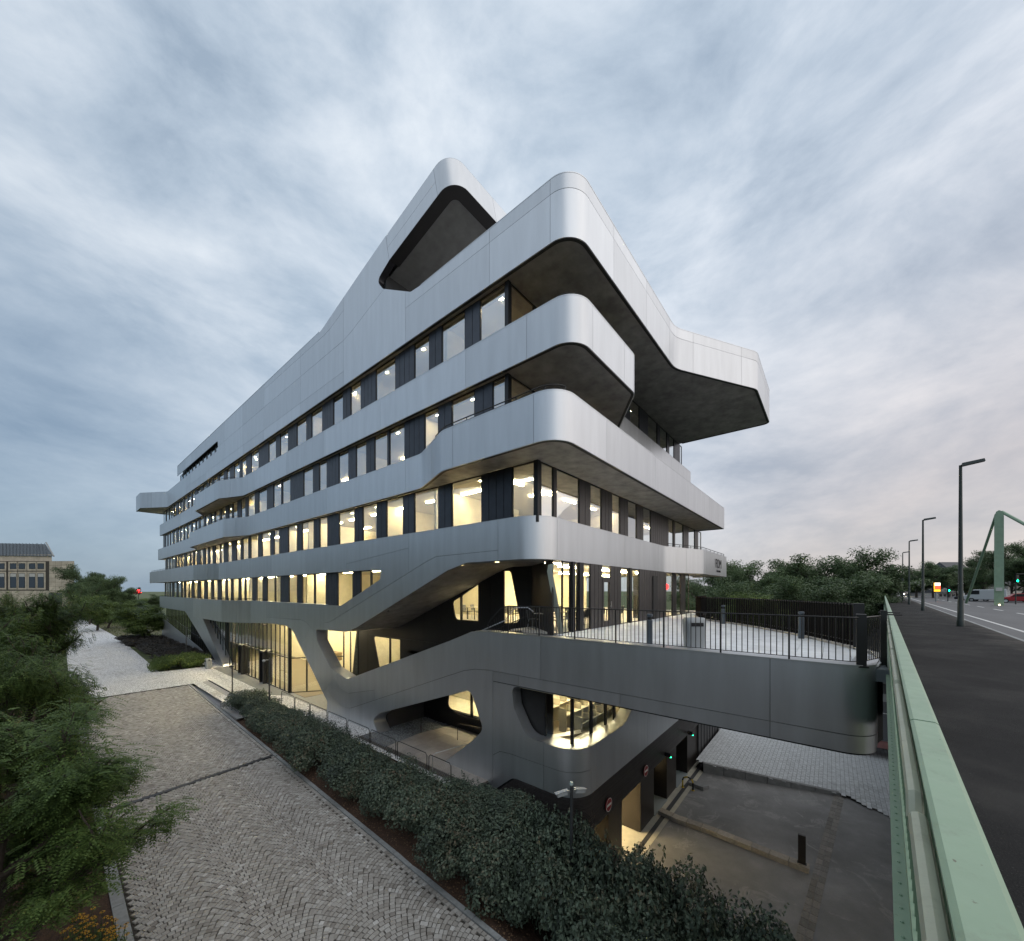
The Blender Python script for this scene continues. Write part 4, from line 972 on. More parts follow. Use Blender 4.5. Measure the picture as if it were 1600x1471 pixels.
flat('paved_strip', [(11.1, 50), (12.4, 50), (12.4, 33.2), (16, 30.5), (16, 26.2), (12.0, 26.2), (11.9, 32.4), (11.1, 33.6)], -6.444, mat('paved_strip', (.16, .165, .17), .7, var=.15, vscale=5))
mb = MB().box(8.0, 10.72, 33.9, 34.05, -8, -6.44); mb.build('plaza_edge', M_KERB); tag(bpy.data.objects['plaza_edge'], kind='structure')
# the low plaza steps
flat('steps_bed', [(7.97, 30), (9.4, 30), (9.4, 43.1), (7.97, 43.1)], -6.72, M_KERB)
st = thing('plaza_steps', (8.6, 37, -6.9), 'three low grey stone steps between the pale plaza and the cobbled path', 'steps')
zs = zpath(37)
for i, (x0, x1, z1, y0, y1) in enumerate(((8.02, 8.42, -6.70, 30.4, 38.5), (8.42, 8.85, -6.57, 31.0, 40.4), (8.85, 9.3, -6.44, 31.4, 43.2))):
    MB().box(x0, x1, y0, y1, -7.3, z1).build('step', mat('step_stone', (.27, .27, .275), .6, var=.1, vscale=4, bump=.1), st)
MB().box(9.3, 9.38, 31.4, 43.2, -6.6, -6.38).build('edge_strip', mat('dark_edge', (.05, .05, .05), .6), st)
tag(MB().box(7.98, 8.05, 33.9, 43, -7.4, -6.9).build('edging', M_KERB), kind='structure')
# tiled undercroft floor and gravel
def tiles(name, poly, z, xs, ys, m, parent, th=.03, gap=.006, rot=None):
    seams = [[(x, -500), (x, 500)] for x in xs] + [[(-500, y), (500, y)] for y in ys]
    lo = [min(p[0] for p in poly), min(p[1] for p in poly)]; hi = [max(p[0] for p in poly), max(p[1] for p in poly)]
    seams = [[(x, lo[1] - 1), (x, hi[1] + 1)] for x in xs] + [[(lo[0] - 1, y), (hi[0] + 1, y)] for y in ys]
    for v2, tr in regions([poly], seams):
        dz = RND.uniform(-.0015, .0015)
        piece(v2, tr, lambda a, b, o: (a, b, z + o + dz), th, gap, name, m, parent, False)
fl = flat('undercroft_floor', [(11.0, 11.2), (17.6, 11.2), (17.6, 20.3), (11.0, 20.3)], -6.436, M_MORTAR)
tiles('floor_tile', [(11.3, 11.3), (17.5, 11.3), (17.5, 17.2), (13.5, 18.0), (11.3, 17.8)], -6.40, [11.9 + k * .8 for k in range(8)], [11.9 + k * .8 for k in range(9)], mat('floor_tile', (.30, .27, .24), .55, objvar=.12, var=.1), fl)
gv = flat('gravel_base', [(11.2, 17.85), (13.5, 18.02), (17.5, 17.25), (17.5, 20.2), (11.2, 20.2)], -6.425, mat('gravel_base', (.10, .105, .11), .9))
V = []; Fc = []
for k in range(2600):
    x = rs.uniform(11.3, 17.4); y = rs.uniform(17.9, 20.1); s_ = rs.uniform(.02, .045); z = -6.42
    b0 = len(V); a0 = rs.uniform(0, 6)
    V += [(x + s_ * math.cos(a0 + t), y + s_ * math.sin(a0 + t), z) for t in (0, 2.1, 4.2)] + [(x, y, z + s_)]; Fc += [(b0, b0 + 1, b0 + 3), (b0 + 1, b0 + 2, b0 + 3), (b0 + 2, b0, b0 + 3)]
tag(mesh_obj('gravel', V, Fc, mat('gravel_stone', (.20, .215, .22), .8, var=.3, vscale=20)), 'grey gravel bed inside the ground level opening', 'gravel', kind='stuff')
# ---------------------------------------------------------------- driveway
def patched_asphalt():
    m = bpy.data.materials.new('patched_asphalt'); m.use_nodes = True; t = m.node_tree; b = t.nodes['Principled BSDF']
    tc = N(t, 'ShaderNodeTexCoord'); n = N(t, 'ShaderNodeTexNoise', Scale=.45, Detail=8.0, Roughness=.65); L(t, tc.outputs['Object'], n.inputs['Vector'])
    n2 = N(t, 'ShaderNodeTexNoise', Scale=90.0, Detail=3.0); L(t, tc.outputs['Object'], n2.inputs['Vector'])
    n3 = N(t, 'ShaderNodeTexNoise', Scale=.55, Detail=9.0, Roughness=.72, Distortion=1.2); L(t, tc.outputs['Object'], n3.inputs['Vector'])
    c = ramp(t, n.outputs[0], [(.3, (.15, .146, .142)), (.55, (.21, .206, .20)), (.75, (.28, .273, .265))])
    c = mixc(t, ramp(t, n3.outputs[0], [(.555, (0, 0, 0)), (.60, (.55, .55, .55)), (.64, (.05, .05, .05)), (.70, (0, 0, 0))]), c, (.34, .33, .31))       # salt and lime stains
    vm = N(t, 'ShaderNodeVectorMath', operation='SCALE'); L(t, c, vm.inputs[0]); L(t, mathn(t, 'MULTIPLY_ADD', n2.outputs[0], .7, .65), vm.inputs['Scale']); L(t, vm.outputs[0], b.inputs['Base Color'])
    L(t, mathn(t, 'MULTIPLY_ADD', n.outputs[0], -.35, .88), b.inputs['Roughness'])
    bp = N(t, 'ShaderNodeBump', Strength=.35, Distance=.01); L(t, n2.outputs[0], bp.inputs['Height']); L(t, bp.outputs[0], b.inputs['Normal'])
    MATS['patched_asphalt'] = m; return m
M_DRV = patched_asphalt()
flat('driveway', [(10.2, -40), (200, -40), (200, 8.0), (12.2, 8.0), (11.2, 6.6)], -9.83, M_DRV)
tag(MB().box(12.9, 28, 6.3, 16, -9.9, -9.815).build('garage_floor', mat('garage_floor', (.45, .42, .34), .5, var=.1)), kind='structure')
MB().box(13, 28, 6.52, 6.72, -9.84, -9.807).build('drain_channel', MATS['drain_metal']); tag(bpy.data.objects['drain_channel.001'], 'long drain channel in front of the garage doors', 'drain')
# curved kerb island with the flat post
isl = [onZ(u, v, -9.8)[:2] for u, v in ((1031, 1270), (1060, 1283), (1110, 1300), (1165, 1322), (1215, 1342), (1265, 1361))]
PIs = Path([(*p, 0) for p in isl]); kt = thing('kerb_island', (18, 4, -9.82), 'curved pale stone kerb island in the garage driveway', 'kerb')
for k in range(9): ribbon(PIs, PIs.len * k / 9 + .01, PIs.len * (k + 1) / 9 - .01, -9.85, -9.62, .20, -.20, mat('pale_kerb', (.34, .30, .25), .75, objvar=.15, var=.15, vscale=8), kt, 'kerb_stone')
px, py, _ = onZ(1253, 1350, -9.65); t = thing('flat_post', (px, py, -9.62), 'flat dark metal post standing on the kerb island', 'post')
MB().box(px - .05, px + .05, py - .13, py + .13, -9.63, -8.45).build('blade', mat('bronze_post', (.05, .043, .037), .4, metal=.6), t); MB().box(px - .08, px + .08, py - .16, py + .16, -9.64, -9.60).build('foot', M_RAIL, t)
# granite strip across the driveway, stone by stone
g0 = Vector(onZ(1312, 1240, -9.8)[:2]); g1 = Vector(onZ(1255, 1471, -9.8)[:2]); gd = (g1 - g0); gl = gd.length; gd.normalize(); gn = Vector((gd.y, -gd.x))
gt = thing('granite_strip', (g0.x, g0.y, -9.82), 'pale granite gutter strip crossing the driveway asphalt', 'gutter')
k = 0
while k * .42 < gl + 6:
    for q in (-1, 1):
        c = g0 + gd * (k * .42 + .2) + gn * (q * .11)
        MB().bar((*(c - gd * .2), -9.825), (*(c + gd * .2), -9.825), .205, .03).build('stone', mat('granite_strip', (.20, .185, .165), .75, objvar=.25, var=.2, vscale=15), gt)
    k += 1
# block-paved ramp with its tapering retaining wall
def zr_(x, y): return -9.80 + max(0.0, min(.55, (y + 2.0) * .066))
rp = [onZ(u, v, z)[:2] for u, v, z in ((1093, 1197, -9.3), (1312, 1242, -9.8), (1395, 1290, -9.8))]
w0 = Vector((26.6, 6.3)); w1 = Vector(rp[1]); ramp_poly = [tuple(w0), tuple(w1), (27.2, -2.5), (30, -9), (70, -9), (70, 6.85), (27.0, 6.85)]
rb = struct('paved_ramp', [(p[0], p[1], -9.815) for p in ramp_poly], GEO.tessellate_polygon([[Vector((p[0], p[1], 0)) for p in ramp_poly]]), M_MORTAR)
M_PAV = mat('grey_paver', (.50, .515, .52), .6, var=.2, vscale=5, objvar=.12, bump=.1, bscale=40)
pv = []
for i in range(0, 58):
    for j in range(0, 60):
        x = 26.4 + i * .405 + (.2 if j % 2 else 0); y = 6.78 - j * .205
        if inside((x + .2, y - .1), [ramp_poly]): pv.append((x, y))
pv.sort(key=lambda p: p[0] * BY + p[1] * BX)
def pav(x, y): return [(x + a, y - b, zr_(x + a, y - b) + z) for z in (-.01, .006) for a, b in ((.006, .006), (.399, .006), (.399, .199), (.006, .199))]
PF6 = [(4, 7, 6, 5), (0, 1, 5, 4), (1, 2, 6, 5), (2, 3, 7, 6), (3, 0, 4, 7)]
for p in pv[:280]: mesh_obj('paver', pav(*p), PF6, M_PAV, rb)
V = []; Fc = []
for p in pv[280:]: k = len(V); V += pav(*p); Fc += [tuple(q + k for q in f) for f in PF6]
tag(mesh_obj('pavers', V, Fc, M_PAV, rb), kind='stuff')
rw = thing('retaining_wall', (*w0, -9.82), 'low concrete wall tapering along the block-paved ramp', 'wall')
for k in range(6):
    a = w0.lerp(w1, k / 6 + .002); b = w0.lerp(w1, (k + 1) / 6 - .002); za, zb = zr_(*a) + .03, zr_(*b) + .03
    n_ = Vector(((w1 - w0).y, -(w1 - w0).x)).normalized() * .12
    mb = MB(); mb.add([(*(a + n_), -9.9), (*(b + n_), -9.9), (*(b - n_), -9.9), (*(a - n_), -9.9), (*(a + n_), za), (*(b + n_), zb), (*(b - n_), zb), (*(a - n_), za)], [(0, 3, 2, 1), (4, 5, 6, 7), (0, 1, 5, 4), (1, 2, 6, 5), (2, 3, 7, 6), (3, 0, 4, 7)])
    mb.build('wall_block', mat('concrete_block', (.22, .22, .215), .8, objvar=.12, var=.15, vscale=4), rw)
# street under the bridge, seen through the gap
flat('street', [(38.5, -60), (62, -60), (62, 6.8), (38.5, 6.8)], -9.15, mat('street_asphalt', (.055, .057, .062), .8, var=.15))
flat('red_cycle_path', [(36.6, -60), (38.4, -60), (38.4, 6.8), (36.6, 6.8)], -9.146, mat('red_paving', (.16, .06, .055), .8, var=.15))
for k in range(6): tag(MB().box(47, 47.14, -30 + k * 6, -27 + k * 6, -9.15, -9.144).build('lane_marking', mat('paint_white', (.75, .75, .73), .6)), kind='structure')
flat('far_pavement', [(52, -60), (56, -60), (56, 6.8), (52, 6.8)], -9.142, M_KERB)
tag(MB().box(62, 62.3, -60, 30, -9.2, -8.9).build('far_kerb', M_KERB), kind='structure')
# wheel stop, yellow and black hoop
hx, hy, _ = onZ(1075, 1232, -9.8); t = thing('guard_hoop', (hx, hy, -9.8), 'yellow and black striped steel guard hoop in front of the garage doors', 'guard hoop')
pts = []
for k in range(13): a = math.pi * k / 12; pts.append((hx - .05, hy - .28 * math.cos(a), -9.8 + .42 + .24 * math.sin(a)))
pts = [(hx - .05, hy - .28, -9.8)] + pts + [(hx - .05, hy + .28, -9.8)]
Yl = mat('guard_yellow', (.55, .38, .03), .5); segs = [pts[0:2], pts[1:5], pts[4:8], pts[7:11], pts[10:14], pts[13:15]]
for i, s_ in enumerate(segs): MB().tube(s_, .045, 8).build('stripe', Yl if i % 2 else M_FRAME, t, True)
for yy in (hy - .28, hy + .28): MB().lathe([(.09, 0), (.09, .02), (.05, .03)], (hx - .05, yy, -9.815), 10).build('foot_plate', Yl, t)
wx, wy, _ = onZ(1080, 1236, -9.8)
o = MB().prism([(hx + .3, hy - .75), (hx + .75, hy - .95), (hx + .85, hy + .0), (hx + .4, hy + .1)], -9.83, -9.62).build('wheel_stop', MATS['concrete_block']); tag(o, 'low concrete wheel stop beside the striped guard hoop', 'wheel stop')

# ---------------------------------------------------------------- terrace on the footbridge
rear = [(13.6, -1.0), (14.6, -.98), (15.75, -.6), (17.3, .15), (18.98, .97), (21.2, 2.4), (23.24, 3.9), (24.5, 5.1), (25.8, 6.2), (28.5, 7.2), (33, 7.6)]
terr = [(12.36, 8.5), (12.36, -.6), (12.6, -.85), (13.6, -1.0)] + rear[1:] + [(36, 8.6), (13.3, 8.6), (13.3, 8.5)]
tb = flat('terrace_deck', terr, -.125, M_MORTAR)
tiles('terrace_tile', terr, -.09, [12.36 + 1.2 * k for k in range(1, 20)], [-1 + .6 * k for k in range(1, 17)], mat('terrace_tile', (.70, .725, .75), .5, objvar=.07, var=.12, vscale=2.5, rvar=.08), tb, gap=.007)
tag(slab([(12.45, 9.6), (12.45, -.65)] + rear + [(36, 8.4), (36, 9.6)], -2.1, -.14, M_LIP, BLD, 'terrace_slab'))
ribbon(Path([(*p, 0) for p in rear]), 0, Path([(*p, 0) for p in rear]).len, -.16, -.02, .05, -.12, mat('pale_edge', (.42, .40, .37), .7), BLD, 'terrace_edge')
MB().box(12.5, 13.9, -1.02, -.7, -.45, -.16).build('bearing', mat('galvanised', (.25, .28, .30), .5, metal=.6), BLD)
def railing(P, s0, s1, z, h, label, every=.13, post=1.55, bal=.012, slat=None, root=None, post_w=.02):
    t = root or thing('railing', (*P.pt((s0 + s1) / 2), z), label, 'railing')
    q = P.sub(s0, s1); MB().tube([(*P.pt(s), z + h) for s in q], .020, 6).build('top_rail', M_RAIL, t)
    V = []
    MB().tube([(*P.pt(s), z + .09) for s in q], .011, 5).build('bottom_rail', M_RAIL, t)
    s = s0; n = 0; me = None; mp = None
    while s <= s1:
        p = P.pt(s); is_post = (n % max(1, round(post / every)) == 0)
        if me is None:
            me = MB().tube([(0, 0, .09), (0, 0, h)], bal, 5).build('baluster', M_RAIL, None).data; bpy.data.objects.remove(bpy.data.objects[me.name] if me.name in bpy.data.objects else COL.objects[-1])
            mp = MB().box(-post_w, post_w, -post_w, post_w, -.08, h).build('rail_post', M_RAIL, None).data; bpy.data.objects.remove(COL.objects['rail_post'] if 'rail_post' in COL.objects else COL.objects[-1])
        o = bpy.data.objects.new('rail_post' if is_post else 'baluster', mp if is_post else me); link(o, t); o.location = (p.x, p.y, z)
        s += every; n += 1
    return t
PR1 = Path([(12.05, 10.6), (12.05, -.50, .35), (13.25, -.93)])
railing(PR1, PR1.at(12.05, 10.2), PR1.len, -.06, 1.12, 'thin black baluster railing along the near edge of the footbridge terrace')
# low curved start of the railing over the stair
rl = thing('railing', (12.05, 11, -.1), 'short black railing that curves up over the stair parapet', 'railing')
cv = [(12.05, 11.25, .05), (12.05, 11.35, .22), (12.05, 11.2, .42), (12.05, 10.6, .95), (12.05, 10.3, 1.03), (12.05, 10.2, 1.06)]
MB().tube(cv, .020, 6).build('top_rail', M_RAIL, rl)
for k in range(8):
    y = 11.1 - k * .13; zt = .36 + k * .095; MB().tube([(12.05, y, -.03), (12.05, y, zt)], .011, 5).build('baluster', M_RAIL, rl)
MB().tube([(12.05, 11.25, .05), (12.05, 10.2, .03)], .011, 5).build('bottom_rail', M_RAIL, rl)
rx = thing('rail_post', (12.2, -.55, -.1), 'heavy square black corner post of the terrace railing', 'post'); MB().box(12.12, 12.30, -.62, -.44, -.1, 1.14).build('shaft', M_RAIL, rx); MB().box(12.08, 12.34, -.66, -.40, -.1, -.06).build('foot', M_RAIL, rx)
rx = thing('rail_post', (13.6, -1.4, -.1), 'heavy black post where the terrace railing meets the green bridge railing', 'post'); MB().box(13.28, 13.40, -1.05, -.93, -.25, 1.20).build('shaft', M_RAIL, rx)
MB().tube([(13.3, -.95, 1.10), (13.35, -1.32, 1.10)], .02, 6).build('rail', M_RAIL, rx); MB().tube([(14.5, -.98, 1.10), (14.55, -1.40, 1.10)], .02, 6).build('rail', M_RAIL, rx)
# slatted screen along the far edge
PR2 = Path([(*p, 0) for p in rear[2:]])
ft = thing('slatted_fence', (20, 2, -.1), 'tall dark fence of upright slats along the far curved edge of the terrace', 'fence')
me = None; s = 0; n = 0
while s < PR2.len:
    p = PR2.pt(s); d = PR2.pt(min(s + .05, PR2.len)) - PR2.pt(max(0, s - .05)); a = math.atan2(d.y, d.x)
    if me is None:
        tmp = MB().box(-.022, .022, -.03, .03, 0, 1.32).build('slat', mat('black_slat', (.009, .0085, .008), .85, spec=.1), None); me = tmp.data; bpy.data.objects.remove(tmp)
    o = bpy.data.objects.new('slat', me); link(o, ft); o.location = (p.x, p.y, -.02); o.rotation_euler = (0, 0, a + .55); s += .165; n += 1
MB().tube([(*PR2.pt(s_), 1.27) for s_ in PR2.S], .03, 6).build('top_rail', M_RAIL, ft); MB().tube([(*PR2.pt(s_), .12) for s_ in PR2.S], .02, 6).build('bottom_rail', M_RAIL, ft)
MB().box(15.6, 15.9, -.75, -.5, -.1, 1.3).build('end_panel', M_RAIL, ft)
# ---------------------------------------------------------------- road bridge
BA = Vector((.99728, -.07366)); BQ = Vector((-.07366, -.99728))
def br(al, pp, z): p = BA * al + BQ * pp; return (p.x, p.y, z)
def br_px(u, v, z):                                             # pixel on level z -> bridge coordinates
    x, y, _ = onZ(u, v, z); p = Vector((x, y)); return p.dot(BA), p.dot(BQ)
def bq(mb, a0, a1, p0, p1, z0, z1):
    c = [br(a0, p0, 0), br(a1, p0, 0), br(a1, p1, 0), br(a0, p1, 0)]
    return mb.add([(*q[:2], z0) for q in c] + [(*q[:2], z1) for q in c], [(0, 1, 2, 3), (7, 6, 5, 4), (0, 4, 5, 1), (1, 5, 6, 2), (2, 6, 7, 3), (3, 7, 4, 0)])
def walk_mat():
    m = bpy.data.materials.new('sidewalk_asphalt'); m.use_nodes = True; t = m.node_tree; b = t.nodes['Principled BSDF']
    tc = N(t, 'ShaderNodeTexCoord'); O = tc.outputs['Object']
    def nz(sc, det=6.0, r=.6, dist=0.0): n = N(t, 'ShaderNodeTexNoise', Scale=sc, Detail=det, Roughness=r, Distortion=dist); L(t, O, n.inputs['Vector']); return n.outputs[0]
    c = ramp(t, nz(.55, 8, .65), [(.34, (.010, .010, .0105)), (.5, (.017, .017, .0175)), (.66, (.034, .033, .032))])
    dp = N(t, 'ShaderNodeVectorMath', operation='DOT_PRODUCT'); L(t, O, dp.inputs[0]); dp.inputs[1].default_value = (BQ.x, BQ.y, 0)
    edge = mathn(t, 'MULTIPLY_ADD', nz(1.1, 9, .72), 1.9, mathn(t, 'MULTIPLY_ADD', dp.outputs['Value'], .75, -2.75))          # grit gathered towards the kerb
    c = mixc(t, ramp(t, edge, [(.2, (0, 0, 0)), (.75, (.75, .75, .75))]), c, (.075, .069, .062))
    grit = nz(85.0, 2.0); st = nz(24.0, 3.0)
    c = mixc(t, ramp(t, grit, [(.60, (0, 0, 0)), (.70, (.55, .55, .55))]), c, (.075, .072, .07))
    c = mixc(t, ramp(t, st, [(.69, (0, 0, 0)), (.73, (.8, .8, .8))]), c, (.12, .116, .11))
    v = N(t, 'ShaderNodeTexVoronoi', Scale=.23, feature='DISTANCE_TO_EDGE'); L(t, O, v.inputs['Vector'])
    c = mixc(t, ramp(t, v.outputs[0], [(.004, (.7, .7, .7)), (.010, (0, 0, 0))]), c, (.02, .02, .02))
    L(t, c, b.inputs['Base Color']); b.inputs['Roughness'].default_value = .92; b.inputs['Specular IOR Level'].default_value = .25
    bp = N(t, 'ShaderNodeBump', Strength=.9, Distance=.012); L(t, grit, bp.inputs['Height']); L(t, bp.outputs[0], b.inputs['Normal'])
    MATS['sidewalk_asphalt'] = m; return m
def painted(name, col, grime):
    m = bpy.data.materials.new(name); m.use_nodes = True; t = m.node_tree; b = t.nodes['Principled BSDF']
    tc = N(t, 'ShaderNodeTexCoord'); O = tc.outputs['Object']
    def nz(sc, det=6.0, r=.6): n = N(t, 'ShaderNodeTexNoise', Scale=sc, Detail=det, Roughness=r); L(t, O, n.inputs['Vector']); return n.outputs[0]
    c = ramp(t, nz(2.2, 5), [(.3, tuple(x * .88 for x in col)), (.7, tuple(min(1, x * 1.06) for x in col))])
    c = mixc(t, ramp(t, nz(7.0, 9, .72), [(.55, (0, 0, 0)), (.78, (grime,) * 3)]), c, (.13, .13, .10))       # dust film
    c = mixc(t, ramp(t, nz(38.0, 4, .6), [(.70, (0, 0, 0)), (.745, (.85, .85, .85))]), c, (.085, .05, .03))       # rust specks and chips
    L(t, c, b.inputs['Base Color']); L(t, mathn(t, 'MULTIPLY_ADD', nz(9.0), .35, .28), b.inputs['Roughness'])
    bp = N(t, 'ShaderNodeBump', Strength=.12, Distance=.004); L(t, nz(60.0, 3), bp.inputs['Height']); L(t, bp.outputs[0], b.inputs['Normal'])
    MATS[name] = m; return m
M_WALK = walk_mat()
M_ROAD = mat('road_asphalt', (.085, .086, .09), .7, col2=(.12, .12, .123), vscale=.3, streak=(.3, 2, 1), bump=.2, bscale=160)
M_GREEN = painted('bridge_green', (.26, .37, .26), .5)
M_GREEND = painted('bridge_green_dark', (.14, .22, .145), .7)
tag(bq(MB(), -14, 420, .26, 3.36, -.35, 0).build('sidewalk', M_WALK), kind='structure')
tag(bq(MB(), -14, 420, 3.50, 20, -.6, -.11).build('road', M_ROAD), kind='structure')
kl = tag(bq(MB(), -14, 420, 3.37, 3.49, -.6, -.03).build('kerb_line', M_MORTAR), kind='structure')
for k in range(70): bq(MB(), 6 + k * 1.0, 6.985 + k * 1.0, 3.36, 3.50, -.5, -.012).build('kerb_stone', M_KERB, kl)
tag(bq(MB(), -14, 300, 4.36, 4.50, -.11, -.106).build('edge_line', mat('road_paint', (.62, .62, .60), .6, var=.15, vscale=20)), kind='structure')
for k in range(12): tag(bq(MB(), 10 + k * 9, 14 + k * 9, 7.6, 7.74, -.11, -.106).build('lane_marking', MATS['road_paint']), kind='structure')
tag(bq(MB(), -14, 72, .1, 20, -1.5, -.36).build('bridge_deck', M_GREEND), kind='structure')
# plateau behind the bridge, with streets and houses
c = [br(72, -3, 0), br(900, -250, 0), br(900, 600, 0), br(72, 300, 0)]
struct('street_ground', [(p[0], p[1], -.16) for p in c], [(0, 1, 2, 3)], M_ROAD)
# green railing: cap, tube, balusters, riveted flange
gr = thing('bridge_railing', br(4, .15, 0), 'pale green steel bridge railing with a broad flat cap', 'railing')
def capseg(a0, a1):
    mb = MB(); c = [(.105, .985), (.105, 1.0), (.118, 1.008), (.197, 1.008), (.21, .998), (.21, .96), (.195, .945), (.12, .945)]
    n = len(c); V = [br(a0, p, z) for p, z in c] + [br(a1, p, z) for p, z in c]
    mb.add(V, [(i, (i + 1) % n, (i + 1) % n + n, i + n) for i in range(n)] + [tuple(range(n)), tuple(range(n, 2 * n))[::-1]]); return mb
capseg(-6, 2.98).build('cap', M_GREEN, gr)
a = 3.0
while a < 71: capseg(a, a + 5.98).build('cap', M_GREEN, gr); a += 6.0
for a0 in [-3 + 2.5 * k for k in range(8)]:
    MB().tube([br(a0 + .05, .085, .86), br(a0 + .10, .085, .925), br(a0 + 2.40, .085, .925), br(a0 + 2.45, .085, .86)], .024, 8).build('side_rail', painted('pale_rail', (.38, .41, .32), .6) if 'pale_rail' not in MATS else MATS['pale_rail'], gr, True)
tmp = MB().box(-.006, .006, -.022, .022, 0, .90).build('baluster', M_GREEND, None); bme = tmp.data; bpy.data.objects.remove(tmp)
al0 = -2.5; n = 0
while n < 210:
    o = bpy.data.objects.new('baluster', bme); link(o, gr); o.location = br(al0, .135, .06); o.rotation_euler = (0, 0, math.atan2(BA.y, BA.x)); al0 += .115; n += 1
V = bq(MB(), 22, 71, .12, .15, .05, .95).build('far_infill', M_GREEND, gr)
bq(MB(), -6, 71, .10, .17, .02, .07).build('bottom_rail', M_GREEN, gr)
fl_ = thing('bridge_flange', br(4, .06, -.3), 'narrow riveted pale green edge girder below the bridge railing', 'girder')
bq(MB(), -6, 72, .045, .13, -.30, -.26).build('top_flange', M_GREEN, fl_); bq(MB(), -6, 72, .12, .16, -1.3, .03).build('web', M_GREEND, fl_)
tmp = MB().lathe([(.011, 0), (.009, .006), (.001, .009)], (0, 0, 0), 6).build('rivet', M_GREEN, None); rme = tmp.data; bpy.data.objects.remove(tmp)
for k in range(120): o = bpy.data.objects.new('rivet', rme); link(o, fl_); o.location = br(.3 + k * .14, .08, -.26)
# street lamps along the kerb
M_LPOLE = mat('lamp_pole', (.032, .042, .040), .45, metal=.3, var=.2, vscale=6)
def street_lamp():
    t = thing('street_lamp', (0, 0, 0), '', 'street lamp', 'street lamps along the bridge kerb')
    MB().lathe([(.13, 0), (.13, .25), (.11, .30), (.10, 1.2), (.085, 1.25), (.055, 7.5), (.055, 7.6)], n=12).build('pole', M_LPOLE, t, True)
    MB().bar((0, 0, 7.58), (.2, 0, 7.61), .07, .06).build('arm', M_LPOLE, t)
    mb = MB(); mb.add([(.04, -.15, 7.54), (.74, -.13, 7.63), (.74, .13, 7.63), (.04, .15, 7.54), (.04, -.11, 7.68), (.71, -.10, 7.75), (.71, .10, 7.75), (.04, .11, 7.68)], [(0, 3, 2, 1), (4, 5, 6, 7), (0, 1, 5, 4), (1, 2, 6, 5), (2, 3, 7, 6), (3, 0, 4, 7)])
    mb.build('lamp_head', M_LPOLE, t)
    MB().box(-.09, .095, -.03, .03, 1.55, 1.68).box(-.085, .088, -.04, .04, 2.0, 2.04).build('sticker', mat('sticker', (.5, .5, .48), .7), t)
    return t
lamp = street_lamp(); rz = math.atan2(BQ.y, BQ.x)
lamp_names = ['tall dark street lamp on the bridge pavement, covered in small stickers', 'dark street lamp beside the blank overhead road sign', 'dark street lamp standing just past the blank overhead road sign', 'most distant dark street lamp on the bridge pavement']
for i, (al, pp) in enumerate(((27.8, 2.63), (47.2, 2.40), (66.5, 2.25), (86, 2.2))):
    l = lamp if i == 0 else copy_tree(lamp); l.location = br(al, pp, 0); l.rotation_euler = (0, 0, rz); l['label'] = lamp_names[i]
# pylon with its stays
pd = 46.0
pb = at_depth(1561, 946, pd); t = thing('bridge_pylon', pb, 'tall pale green steel bridge pylon with sloping stays', 'pylon')
mb = MB(); w = .50
rzp = math.atan2(BX, BY) - math.pi / 2
Cf = Vector(pb[:2]).normalized(); Cr = Vector((Cf.y, -Cf.x))
def cw(x, y, z): p = Vector(pb[:2]) + Cr * x + Cf * y; return (p.x, p.y, pb[2] + z)
mb = MB(); pr = [(-.52, 0), (.52, 0), (.50, 10.6), (.30, 11.15), (0, 11.3), (-.30, 11.15), (-.50, 10.6)]
n = len(pr); mb.add([cw(x * .72, -.3, z) for x, z in pr] + [cw(x * .72, .3, z) for x, z in pr], [tuple(range(n))[::-1], tuple(range(n, 2 * n))] + [(i, (i + 1) % n, (i + 1) % n + n, i + n) for i in range(n)]); mb.build('shaft', M_GREEN, t)
MB().tube([cw(-.2, 0, 10.9), cw(-2.7, 4.5, .1)], .13, 8).build('stay', M_GREEND, t, True); MB().tube([cw(.2, 0, 11.1), cw(6.5, -4.5, 4.0), cw(13, -9, -3.0)], .17, 8).build('stay', M_GREEN, t, True)
MB().bar(cw(0, -.56, 1.7), cw(0, -.56, 2.1), .5, .02).build('poster', mat('sticker', (.5, .5, .48)), t)
MB().box(*[q for q in (pb[0] - .9, pb[0] - .8, pb[1] + .1, pb[1] + .2, pb[2], pb[2] + .14)]).build('uplight', emit('uplight', (1, .8, .5), 4), t)
